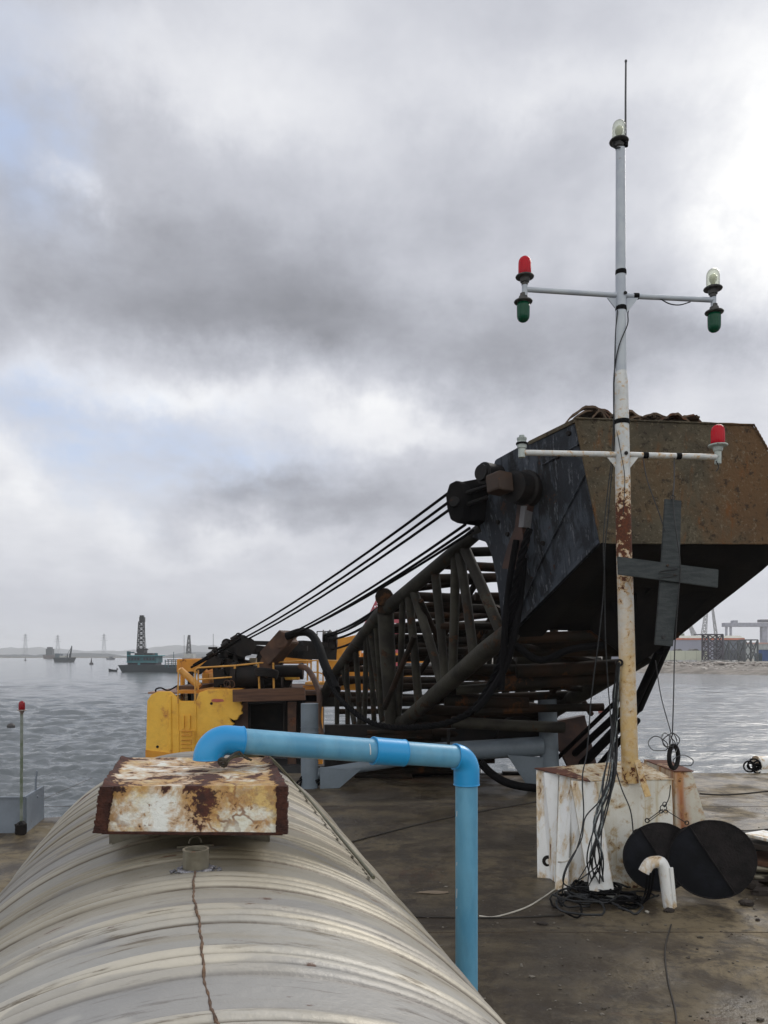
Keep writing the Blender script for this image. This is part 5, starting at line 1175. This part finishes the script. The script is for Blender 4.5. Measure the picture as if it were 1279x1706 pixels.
# right: a second, sloping block with a strong rust streak
r0, r1, r2, r3 = atz(1124, 1286, 1.07), atz(1153, 1286, 1.07), atz(1112, 1268, 1.07), atz(1072, 1267, 1.07)
b1_ = atz(1178, 1402, 0.0); 
RB = obj('side_block', MB().hexa([g0(r0, .01, -.02), V(r1.x + .30, r1.y - .02, 0), V(r2.x + .30, r2.y, 0), g0(r3), r0, r1, r2, r3]), M['base_streak'], MA, bevel=.006)
obj('rusted_top', MB().prism([r0 + V(-.01, -.012, .003), r1 + V(.012, -.012, .003), r2 + V(.01, 0, .003), r3 + V(0, 0, .003)], (0, 0, .01)), M['base_top_rust'], RB)
# pole
zc = lambda py: HC - (py - HY) / F * YM
pc_ = lambda px, py: P(px, py, YM)
pole = obj('pole', MB().tube([V(pc_(1050, 1312).x, YM, ZB - .02), pc_(1047, 1200), pc_(1042, 1000), pc_(1039, 900), pc_(1036.5, 757), pc_(1034.5, 640)], [.084, .084, .080, .078, .074, .070], 24).tube([pc_(1034.5, 641), pc_(1034.5, 632), pc_(1034.3, 618)], [.070, .066, .055], 24, cap=False), M['mast'], MA)
obj('upper_pole', MB().tube([pc_(1034.3, 640), pc_(1034, 495), pc_(1033.5, 248)], [.056, .053, .047], 20), M['mast_grey'], MA)
obj('foot_stay', MB().bar(pc_(1052, 1265) + V(.03, -.07, 0), pc_(1066, 1322) + V(.02, -.18, 0), .06, .02, up=(0, 1, 0)), M['mast'], MA)
for y, w_ in ((455, .006), (515, .007), (237, .02), (704, .006)): obj('tape_band', MB().lathe(pc_(1034.2 if y != 704 else 1036, y), [((.054 if y > 300 else .05) + (.022 if y == 704 else 0), -.02), ((.057 if y > 300 else .055) + (.022 if y == 704 else 0), 0), ((.054 if y > 300 else .05) + (.022 if y == 704 else 0), .022 + w_)], 20), M['black'], MA)
# arms
def arm(xl, yl, xr, yr, ym, r, Yl, Yr, mat):
    a = P(xl, yl, Yl); b = P(xr, yr, Yr); c = P(1035.5, ym, YM)
    A_ = obj('crossarm', MB().tube([a, c, b], r, 14), mat, MA)
    obj('arm_gusset', MB().prism([c + V(-.15, -.01, -r), c + V(-.03, -.01, -r), c + V(-.03, -.01, -.18)], (0, .015, 0)), mat, A_); obj('arm_gusset', MB().prism([c + V(.17, -.01, -r), c + V(.05, -.01, -r), c + V(.05, -.01, -.18)], (0, .015, 0)), mat, A_)
    return a, b, A_
ua, ub, UA = arm(874, 482, 1190, 500, 492.5, .027, 7.85, 8.0, M['mast_grey']); la, lb_, LA = arm(869, 754, 1199, 761.5, 757.5, .029, 7.85, 7.95, M['mast'])
obj('hole', MB().lathe(pc_(1039, 492) + V(0, -.056, 0), [(.018, 0), (.018, .003)], 12, (0, -1, 0)).lathe(pc_(1039, 758) + V(0, -.078, 0), [(.02, 0), (.02, .003)], 12, (0, -1, 0)), M['iron'], MA)
for ax_, x in ((UA, 1060), (LA, 1074), (LA, 1128)):
    k = (x - 1035) / (1195 - 1035); src = P(1035.5, 492.5 if ax_ is UA else 757.5, YM).lerp(ub if ax_ is UA else lb_, k)
    obj('tape_band', MB().lathe(src - V(.03, 0, 0), [(.031, 0), (.033, .005), (.033, .05), (.031, .055)], 14, (1, 0, 0)), M['black'], ax_)
lamp(MA, pc_(1031, 247) + V(0, 0, -.02), 1.0, M['clear'], 1, None, None, True)
obj('end_socket', MB().tube([ua + V(0, 0, -.09), ua + V(0, 0, .09)], .03, 14), M['mast_grey'], UA); obj('end_socket', MB().tube([ub + V(-.01, 0, -.10), ub + V(-.01, 0, .08)], .028, 14), M['mast_grey'], UA)
lamp(MA, ua + V(0, 0, .04), .97, M['redglass']); lamp(MA, ua + V(-.015, 0, -.04), .97, M['greenglass'], -1)
lamp(MA, ub + V(-.015, 0, .03), .97, M['clear'], 1, None, None, True); lamp(MA, ub + V(-.002, 0, -.04), .97, M['greenglass'], -1)
obj('end_socket', MB().tube([lb_ + V(-.02, 0, -.07), lb_ + V(-.02, 0, .04)], .034, 14), M['lampwhite'], LA)
lamp(MA, lb_ + V(-.02, 0, .03), 1.0, M['redglass'], 1, M['lampwhite'])
stub = obj('empty_lamp_socket', MB().lathe(la + V(0, 0, -.05), [(.036, 0), (.036, .09), (.046, .095), (.05, .13), (.058, .135), (.058, .15), (.046, .155), (.046, .175), (.05, .18), (.05, .20), (.028, .205), (.028, .225)], 20), M['lampwhite'], LA)
obj('clamp', MB().lathe(la + V(0, 0, .08), [(.058, 0), (.06, .01), (.058, .02)], 20), M['black'], stub)
an = obj('antenna', MB().tube([pc_(1041, 240) + V(0, -.02, 0), pc_(1042, 160), pc_(1042.5, 102)], [.011, .010, .009], 8).blob(pc_(1042.5, 102), (.014, .014, .018), 8, 6), flat('antenna rod', (.05, .055, .06), .5), MA)
obj('bracket', MB().tube([pc_(1034, 243), pc_(1043, 241) + V(0, -.02, 0)], .014, 8).lathe(pc_(1043, 244), [(.02, 0), (.02, .05)], 10), M['black'], an)
ch_ = rnd
def cablem(pts, r=.006, n=6, k=8): return MB().tube(spline(pts, k), r, n)
ccab = obj('mast_cable', cablem([pc_(1021, 237) + V(0, -.02, 0), pc_(1023, 246), pc_(1030, 252) + V(0, -.06, 0)], .007), M['cable'], MA)
obj('mast_cable', cablem([pc_(1052, 500), pc_(1046, 520), pc_(1042, 545) + V(0, -.06, 0), pc_(1028, 580) + V(0, -.06, 0), pc_(1023, 620), pc_(1022, 670), pc_(1023, 740), pc_(1018, 800), pc_(1012, 870), pc_(1008, 910), pc_(1005, 990), pc_(998, 1060), pc_(990, 1120), pc_(984, 1170)], .0065), M['cable'], MA)
obj('mast_cable', cablem([pc_(1026, 520) + V(0, -.05, 0), pc_(1025, 560), pc_(1023, 640), pc_(1020, 750), pc_(1012, 820), pc_(1005, 900), pc_(1007, 960), pc_(1008, 1050), pc_(1012, 1130), pc_(1016, 1180)], .006), M['cable'], MA)
obj('mast_cable', cablem([pc_(1024, 700), pc_(1030, 760) + V(0, -.09, 0), pc_(1036, 800) + V(0, -.09, 0), pc_(1033, 860) + V(0, -.1, 0)], .004), M['cable'], MA)
obj('mast_cable', cablem([P(1100, 498, 7.93), P(1115, 506, 7.93), P(1132, 508, 7.95), P(1150, 503, 7.95)], .006), M['cable'], UA)
obj('mast_cable', cablem([P(1193, 768, 7.9), P(1197, 778, 7.9), P(1193, 785, 7.9)], .006), M['cable'], LA)
obj('cable_port', MB().ring(pc_(1031, 1104) + V(-.02, -.075, 0), .03, .012, (0, 1, 0), 14, 6), M['iron'], MA)
# bundle of cables from the mast port down to the deck, each its own thing
foot = atz(985, 1478, 0.02)
port = pc_(1031, 1106) + V(-.03, -.08, 0)
for i in range(13):
    j = lambda s: rnd.uniform(-s, s)
    mids = [pc_(1026, 1160), pc_(1022, 1230) , P(1014, 1300, 7.5), P(1000, 1370, 7.3), P(992, 1430, 7.15)]
    m_ = [q + V(j(.035) * (1 + k * .3), j(.03), 0) for k, q in enumerate(mids)]
    ft = V(foot.x + j(.15), foot.y - .05 + j(.12), .05)
    tag(obj('cable', cablem([port + V(j(.015), j(.01), j(.02))] + m_ + [ft], rnd.choice((.0055, .007, .008)), 6, 7), M['cable_pale'] if i % 4 == 1 else M['cable'], loc=ft),
        'one of the thick bundle of loose cables dropping from the mast to the deck', 'cable', group='bundle of loose cables on the mast')
for i, (pts, lb) in enumerate([
    ([(984, 1170, 7.6), (978, 1250, 7.5), (970, 1295, 7.3), (972, 1360, 7.2), (962, 1410, 7.1), (942, 1452, 7.0), (936, 1490, 7.1)], 'black cable hanging free left of the bundle in front of the bracket plates'),
    ([(1016, 1180, 7.6), (1022, 1260, 7.5), (1034, 1310, 7.4), (1050, 1350, 7.35), (1055, 1390, 7.35)], 'single cable bowing right of the bundle across the front of the base'),
    ([(1016, 1300, 7.4), (998, 1335, 7.3), (975, 1362, 7.25), (968, 1400, 7.2), (945, 1440, 7.1), (938, 1470, 7.05), (960, 1482, 7.1)], 'cable crossing left over the corner bracket of the base')]):
    tag(obj('cable', cablem([P(*q) for q in pts], .0065), M['cable']), lb, 'cable')
# heap of coiled cables on the deck
hp2 = thing('cable_heap', 'tangled heap of black coiled cables on the deck in front of the mast base', 'cable heap', atz(985, 1500, 0))
def loop(cx, cy, rx, ry, turns, r, seed, z0=.012):
    z0 += .012 * (seed % 4)
    rn = random.Random(seed); pts = []; c = atz(cx, cy, 0); n = int(turns * 18); ph = rn.uniform(0, 6)
    for i in range(n):
        a = ph + i / 18 * 2 * math.pi; k = 1 + .22 * math.sin(i * .37 + seed) + rn.uniform(-.03, .03)
        pts.append(V(c.x + rx * k * math.cos(a) + .05 * math.sin(i * .11 + seed), c.y + ry * k * math.sin(a), z0 + .03 * abs(math.sin(i * .6 + seed)) + rn.uniform(0, .008)))
    return MB().tube(spline(pts, 2), r, 6)
for i, q in enumerate([(975, 1480, .13, .16, 3.2), (990, 1476, .10, .12, 2.2), (1000, 1486, .22, .1, 2.2), (985, 1488, .20, .22, 3.2), (1000, 1494, .16, .20, 2.6), (965, 1492, .17, .16, 2.4), (1010, 1505, .22, .15, 2.2), (980, 1505, .28, .22, 1.5), (950, 1508, .16, .20, 1.3), (1030, 1502, .24, .10, 1.6), (1052, 1520, .13, .22, 1.15), (965, 1520, .20, .26, 1.1), (940, 1510, .10, .3, 1.2), (1060, 1500, .2, .08, 1.2)]):
    obj('coil', loop(*q, rnd.choice((.007, .009, .011)), i), M['cable'] if i % 3 else M['black'], hp2, smooth=70)
obj('coil', MB().tube(spline([atz(1090, 1450, .35), atz(1085, 1480, .16), atz(1076, 1500, .03), atz(1050, 1507, .015), atz(1010, 1500, .02)], 6), .011, 6).tube(spline([atz(1084, 1455, .35), atz(1080, 1485, .16), atz(1070, 1505, .03), atz(1040, 1515, .015)], 6), .012, 6).tube(spline([atz(1078, 1460, .3), atz(1074, 1490, .12), atz(1060, 1512, .02), atz(1030, 1510, .015)], 6), .010, 6), M['black'], hp2)
# ropes lying on the deck
def deck_line(pts, r, z=.0): return MB().tube(spline([atz(x, y, r + z) for x, y in pts], 6), r, 6)
cl = spline([atz(x, y, .006) for x, y in ((798, 1526), (820, 1528), (850, 1521), (880, 1510), (905, 1495), (925, 1481), (941, 1470))] + [atz(948, 1440, .15), atz(930, 1436, .30), atz(950, 1430, .36), atz(972, 1380, .62), atz(985, 1350, .75)], 6)
tag(obj('white_cord', MB().tube(cl, .0075, 6), M['cord']), 'dirty white cord running over the deck to the left corner of the mast base', 'cord')
tag(obj('white_cord', MB().tube(spline([atz(1013, 1442, .2), atz(1030, 1436, .25), atz(1044, 1420, .36), atz(1050, 1405, .45)], 5), .007, 6), M['cord']), 'short white cord curling out from behind the left black ball', 'cord')
for pts, r, lb in [([(680, 1527), (740, 1528), (800, 1529), (870, 1528), (940, 1524)], .008, 'dark rope lying straight across the deck from tank to cable heap'),
                   ([(576, 1405), (640, 1388), (720, 1368), (800, 1352), (893, 1336)], .010, 'dark rope lying slantwise over the deck behind the blue downpipe'),
                   ([(1165, 1322), (1200, 1324), (1240, 1322), (1279, 1318), (1330, 1314)], .012, 'dark rope on the deck running to the right edge beyond the mast base'),
                   ([(1118, 1540), (1108, 1580), (1112, 1630), (1124, 1680), (1128, 1720)], .006, 'thin grey line lying down the deck below the white vent pipe'),
                   ([(1160, 1390), (1200, 1378), (1240, 1384), (1300, 1380)], .012, 'dark rope curving behind the right black ball')]:
    tag(obj('deck_rope', deck_line(pts, r), flat('dark deck rope', (.035, .03, .025), .8)), lb, 'rope')
# ---------------------------------------------------------------- hanging cross and lines
YC = 7.6
crs = thing('cross_daymark', 'dark grey cross of two boards hanging on a line below the lower mast arm', 'day mark', P(1110, 1075, YC))
obj('upright_board', MB().prism([P(1108, 831, YC), P(1135, 834, YC), P(1132, 960, YC), P(1121, 1077, YC), P(1091, 1074, YC), P(1101, 950, YC)], (0, .03, 0)), M['board'], crs, bevel=.003)
obj('cross_board', MB().prism([P(1029, 927, YC - .036), P(1197, 949, YC - .036), P(1196, 979, YC - .036), P(1030, 957, YC - .036)], (0, .03, 0)), M['board'], crs, bevel=.003)
obj('hanging_eye', MB().ring(P(1120.5, 829, YC), .022, .005, (.2, 1, 0), 14, 6), M['wire'], crs)
obj('bolt', MB().lathe(P(1105, 1061, YC), [(.02, 0), (.018, .01)], 12, (0, -1, 0)), M['wire'], crs)
def wirething(pts, r, lb, k=6, name='halyard', cat='line'): return tag(obj(name, MB().tube(spline(pts, k), r, 6), M['wire']), lb, cat)
wirething([P(1123, 763, 7.92), P(1123, 800, 7.75), P(1120.5, 829, YC)], .006, 'dark line from the lower mast arm to the top of the hanging cross')
wirething([P(1071, 763, 7.9), P(1078, 800, 7.8), P(1096, 850, 7.7), P(1108, 885, YC - .01)], .006, 'thin line slanting from the lower arm to the side of the hanging cross')
wirething([P(1120.5, 829, YC - .01), P(1124, 870, YC - .06), P(1133, 940, YC - .06), P(1130, 990, YC - .05), P(1124, 1080, YC), P(1122, 1160, YC), P(1120, 1224, YC)], .006, 'thin line running down the hanging cross to the iron ring')
wirething([P(1092, 1100, YC), P(1101, 1160, YC), P(1118, 1222, YC)], .0045, 'thin line slanting down leftwards of the ring, from behind the cross foot')
rg = thing('hanging_ring', 'oval black iron ring hanging in a tangle of wire above the rusty block', 'ring', P(1123, 1284, YC))
obj('ring', MB().tube([P(1122, 1261, YC) + V(.056 * math.cos(a), .03 * math.cos(a), .112 * math.sin(a)) for a in [2 * math.pi * i / 26 for i in range(26)]], .022, 10, closed=True), M['iron'], rg)
wt = MB()
for i, (cx, cy, rx, ry, tl) in enumerate([(1096, 1240, 16, 12, .3), (1118, 1234, 14, 11, -.2), (1122, 1240, 6, 15, 0), (1118, 1238, 3, 12, .1), (1138, 1268, 17, 9, .1), (1114, 1236, 10, 13, .5)]):
    wt.tube([P(cx + rx * math.cos(a) + ry * tl * math.sin(a), cy + ry * math.sin(a) * (1 + .15 * math.sin(3 * a)), YC - .02 + .05 * math.sin(a * 2 + i)) for a in [2 * math.pi * q / 22 for q in range(22)]], .0045, 5, closed=True)
obj('wire_tangle', wt, M['wire'], rg)
obj('lashing', MB().tube(spline([P(1101 + 16 * math.sin(i * 1.3) + 12, 945 + i * 2.2, YC - .055 - .012 * math.cos(i * 1.3)) for i in range(10)], 3), .004, 5), M['wire'], crs)
for px, py in ((1112, 942), (1124, 958)): obj('bolt', MB().lathe(P(px, py, YC - .04), [(.014, 0), (.012, .008)], 8, (0, -1, 0)), M['nut'], crs)
# weld seams where the deck plates meet
ds = MB()
for x in (-5.6, 7.4): ds.tube([V(x + .01 * math.sin(i * 2.1), -1 + i * .35, .001) for i in range(46)], .0035, 5)
for y in (6.6, 12.0): ds.tube([V(-8 + i * .4, y + .008 * math.sin(i * 1.7), .001) for i in range(52)], .0035, 5)
obj('deck_seam', ds, flat('deck weld seam', (.07, .05, .035), .9, 0, .4, 60), d_)
# ---------------------------------------------------------------- the two black day shapes
def dayball(cx, cy, r, Y, ang, tilt_l, tilt_r, label, mats):
    c = P(cx, cy, Y); c.z = max(c.z, r * .98)
    t = thing('day_ball', label, 'day shape', V(c.x, c.y, 0), group='black day shapes'); ax = V(math.cos(ang), .0, math.sin(ang)).normalized()   # fold direction in the x-z plane
    nrm = V(0, -1, 0); sd_ = ax.cross(nrm).normalized()
    def half(sgn, tilt, mat, name):
        pts = []; out_ = (sd_ * sgn); d = Matrix.Rotation(tilt * sgn, 3, ax) @ out_
        n = 22; a_ = [c + ax * r * math.cos(math.pi * i / n) + d * r * math.sin(math.pi * i / n) for i in range(n + 1)]
        nn_ = ax.cross(d).normalized(); return obj(name, MB().prism(a_, nn_ * .007), mat, t, bevel=.0015)
    rim = MB()
    for sg_, tl_ in ((1, tilt_l), (-1, tilt_r)):
        d = Matrix.Rotation(tl_ * sg_, 3, ax) @ (sd_ * sg_)
        rim.tube([c + V(0, -.006, 0) + ax * r * math.cos(math.pi * i / 26) * (1 + .004 * math.sin(i * 1.7)) + d * r * math.sin(math.pi * i / 26) for i in range(27)], .0075, 6, cap=True)
    rim.tube([c + V(0, -.010, 0) + ax * r * .99, c + V(0, -.010, 0), c + V(0, -.010, 0) - ax * r * .99], .008, 6)
    obj('rim', rim, M['dayshape'], t)
    half(1, tilt_l, mats[0], 'disc_half'); half(-1, tilt_r, mats[1], 'disc_half')
    # crossing disc behind the fold
    d2 = Matrix.Rotation(0, 3, ax) @ V(0, 1, 0); n = 40
    obj('crossing_disc', MB().prism([c + V(0, .003, 0) + ax * r * .98 * math.cos(2 * math.pi * i / n) + (sd_ * .35 + d2).normalized() * r * .98 * math.sin(2 * math.pi * i / n) for i in range(n // 2 + 1)], sd_ * .007), mats[1], t)
    return t, c, ax
mts = (M['dayshape_shade'], M['dayshape'])
t1, cA, _ = dayball(1098, 1428, .338, 7.44, R(-57), R(10), R(-6), 'black day shape ball leaning on the mast base, behind the white vent pipe', (M['dayshape_shade'], M['dayshape']))
t2, cB, _ = dayball(1186, 1433, .392, 7.30, R(-56), R(20), R(-14), 'larger black day shape ball with a clear diagonal fold, rightmost on the deck', mts)
wy = 7.55
sl_ = thing('wire_sling', 'twisted wire sling tying the two black balls to the mast base', 'wire', P(1108, 1345, wy))
obj('wire', MB().tube(spline([P(1117, 1308, 7.5), P(1114, 1330, 7.5), P(1106, 1345, 7.5)], 4), .005, 6).tube([P(1104, 1348, 7.5), P(1079, 1366, wy)], .0045, 5).tube([P(1106, 1350, 7.5), P(1082, 1368, wy)], .004, 5).tube([P(1106, 1348, 7.5), P(1143, 1371, wy)], .0045, 5), M['wire'], sl_)
obj('knot', MB().ring(P(1105, 1346, 7.48), .03, .005, (.2, 1, .2), 14, 5).ring(P(1107, 1340, 7.5), .022, .005, (-.3, 1, 0), 14, 5).ring(P(1101, 1352, 7.5), .018, .004, (.5, 1, .3), 12, 5).ring(P(1109, 1352, 7.5), .02, .004, (0, 1, .6), 12, 5), M['wire'], sl_)
obj('eyelet', MB().ring(P(1078, 1367, wy), .020, .006, (0, 1, 0), 14, 6), M['iron'], sl_); obj('eyelet', MB().ring(P(1144, 1371, wy), .019, .006, (0, 1, 0), 14, 6), M['nut'], sl_)
# white gooseneck vent
gb = atz(1115, 1512, 0)
gy = gb.y; gn = thing('vent_pipe', 'short white gooseneck vent pipe standing on the deck before the black balls', 'vent pipe', gb)
g = lambda px, py: P(px, py, gy)
obj('bent_pipe', MB().tube([gb, g(1110, 1475), g(1107, 1452)] + spline([g(1106, 1446), g(1101, 1437), g(1092, 1436), g(1083, 1438), g(1077, 1445), g(1073, 1453)], 4), .056, 24), M['white_rust'], gn)
obj('mouth', MB().lathe(g(1072.8, 1453.6), [(.048, 0), (.048, .004)], 20, (-.45, 0, -.9)), M['iron'], gn)
obj('seam_strip', MB().bar(gb + V(.035, -.045, .02), g(1113, 1443) + V(.01, -.05, 0), .03, .02, up=(0, 1, 0)), M['white_rust'], gn)
# ---------------------------------------------------------------- debris on the deck, right
def rock(px, py, rx, ry, rz, mat, lb, name='rust_scale', cat='debris', grp=None, sd=0):
    c = atz(px, py, 0); return tag(obj(name, MB().blob(c + V(0, 0, rz * .7), (rx, ry, rz), 9, 6, .28, sd), mat, smooth=25), lb, cat, grp)
md = flat('dark rust scale', (.035, .027, .022), .9, 0, .6, 30); mw = flat('pale paint chip', (.4, .38, .33), .8)
rock(1178 + 75, 1480, .10, .07, .05, md, 'black lump of rust scale just right of the large black ball', sd=1)
rock(1270, 1490, .13, .06, .04, md, 'flat dark rust piece at the right edge of the deck', sd=2)
rock(1243, 1508, .065, .05, .03, md, 'jagged dark scale lying alone below the right black ball', sd=3)
rock(1114, 1519, .05, .035, .02, md, 'small dark scale at the foot of the white vent pipe', sd=4)
rock(1078, 1521, .02, .02, .012, mw, 'small pale chip left of the vent pipe foot', sd=5); rock(903, 1540, .05, .03, .012, md, 'thin dark flake on the deck left of the cable heap', sd=6)
rock(1262, 1534, .02, .015, .012, md, 'tiny dark pebble near the right edge in front', sd=7); rock(722, 1488, .16, .05, .010, flat('beige flake', (.22, .17, .12), .9), 'flat beige flake of paint on the deck right of the tank', sd=8)
gr = MB()
for i in range(420):
    px = rnd.uniform(700, 1300); py = rnd.uniform(1320, 1720); c = atz(px, py, 0); s_ = rnd.uniform(.003, .010) * (2 if rnd.random() < .06 else 1)
    gr.blob(c + V(0, 0, s_ * .4), (s_ * 1.4, s_, s_ * .6), 6, 4, .35, i)
tag(obj('grit', gr, flat('deck grit', (.05, .04, .03), .9, c2=(.2, .18, .15), vs=3)), 'grit and rust crumbs scattered over the deck', 'grit', kind='stuff')
# stacked scrap plates at the right edge
yp = atz(1260, 1462, 0).y
def plank(px0, py0, px1, py1, w_, th, mat, lb, z, name='scrap_plate'):
    a = atz(px0, py0, z); b = atz(px1, py1, z); d = (b - a).normalized(); s = V(-d.y, d.x, 0) * w_
    return tag(obj(name, MB().prism([a, b, b + s, a + s], (0, 0, -th)), mat, bevel=.004), lb, 'scrap')
plank(1238, 1388, 1340, 1412, .32, .03, M['white_rust'], 'pale white painted plate lying on top of the scrap stack at the right edge', .52)
plank(1226, 1400, 1340, 1424, .45, .05, md, 'dark wide plate directly under the pale plate at the right edge', .44)
plank(1232, 1430, 1340, 1446, .5, .05, M['timber'], 'brown dark board in the middle of the scrap stack at the right edge', .28)
plank(1236, 1456, 1340, 1466, .5, .06, md, 'black board lowest in the scrap stack at the right edge', .12)
for i, (y, z) in enumerate(((1448, .20), (1462, .10))): tag(obj('scrap_pipe', MB().tube([atz(1225, y - 4, z), atz(1340, y + 4, z)], .035, 12), M['steel_old']), ('upper' if i == 0 else 'lower') + ' bent grey pipe poking from the scrap stack behind the large black ball', 'pipe')
sup = MB()
for px in (1262, 1310):
    c = atz(px, 1470, 0); sup.box(c + V(.1, .35, .21), (.3, .35, .42))
tag(obj('scrap_block', sup, M['iron']), 'dark block of scrap holding up the plates at the right edge', 'scrap')
# white fairlead at the right edge of the far deck edge
c = G(1268, 1288)
fl = thing('mooring_roller', 'white mooring roller with dark rope wound round it at the far right deck edge', 'mooring roller', c)
obj('body', MB().lathe(c + V(-.02, .2, .16), [(.12, 0), (.16, .02), (.14, .08), (.14, .7), (.16, .74)], 18, (1, .2, .05)).box(c + V(.3, .2, .03), (.8, .35, .06)), M['white_rust'], fl)
rr_ = MB()
for i in range(7): rr_.ring(c + V(-.12 + rnd.uniform(-.14, .08), .05, .10 + rnd.uniform(-.04, .06)), rnd.uniform(.05, .12), .018, (rnd.uniform(-.5, .5), 1, rnd.uniform(-.5, .5)), 14, 5)
obj('rope', rr_, M['rope'], fl)
rr2 = MB(); c = G(515, 1311) 
for i in range(8): rr2.ring(c + V(rnd.uniform(-.15, .2), -.1, .08 + rnd.uniform(0, .1)), rnd.uniform(.05, .10), .02, (rnd.uniform(-.6, .6), .6, rnd.uniform(.2, 1)), 12, 5)
tag(obj('rope_tangle', rr2, M['rope']), 'small dark tangle of rope at the foot of the left grey cradle post', 'rope')
# ---------------------------------------------------------------- air
hz = MB().box((0, 0, 28.5), (7400, 7400, 2 * 33.5))
hm_ = bpy.data.materials.new('haze'); hm_.use_nodes = True; t = NT(hm_.node_tree); t.nt.nodes.clear()
o_ = t.n('ShaderNodeOutputMaterial'); v_ = t.n('ShaderNodeVolumePrincipled'); v_.inputs['Color'].default_value = (.97, .985, 1, 1); v_.inputs['Density'].default_value = .0003; v_.inputs['Anisotropy'].default_value = .2
t.L.new(v_.outputs[0], o_.inputs['Volume'])
HAZE = tag(obj('haze', hz, hm_), 'pale humid air over the harbour', None, kind='stuff')
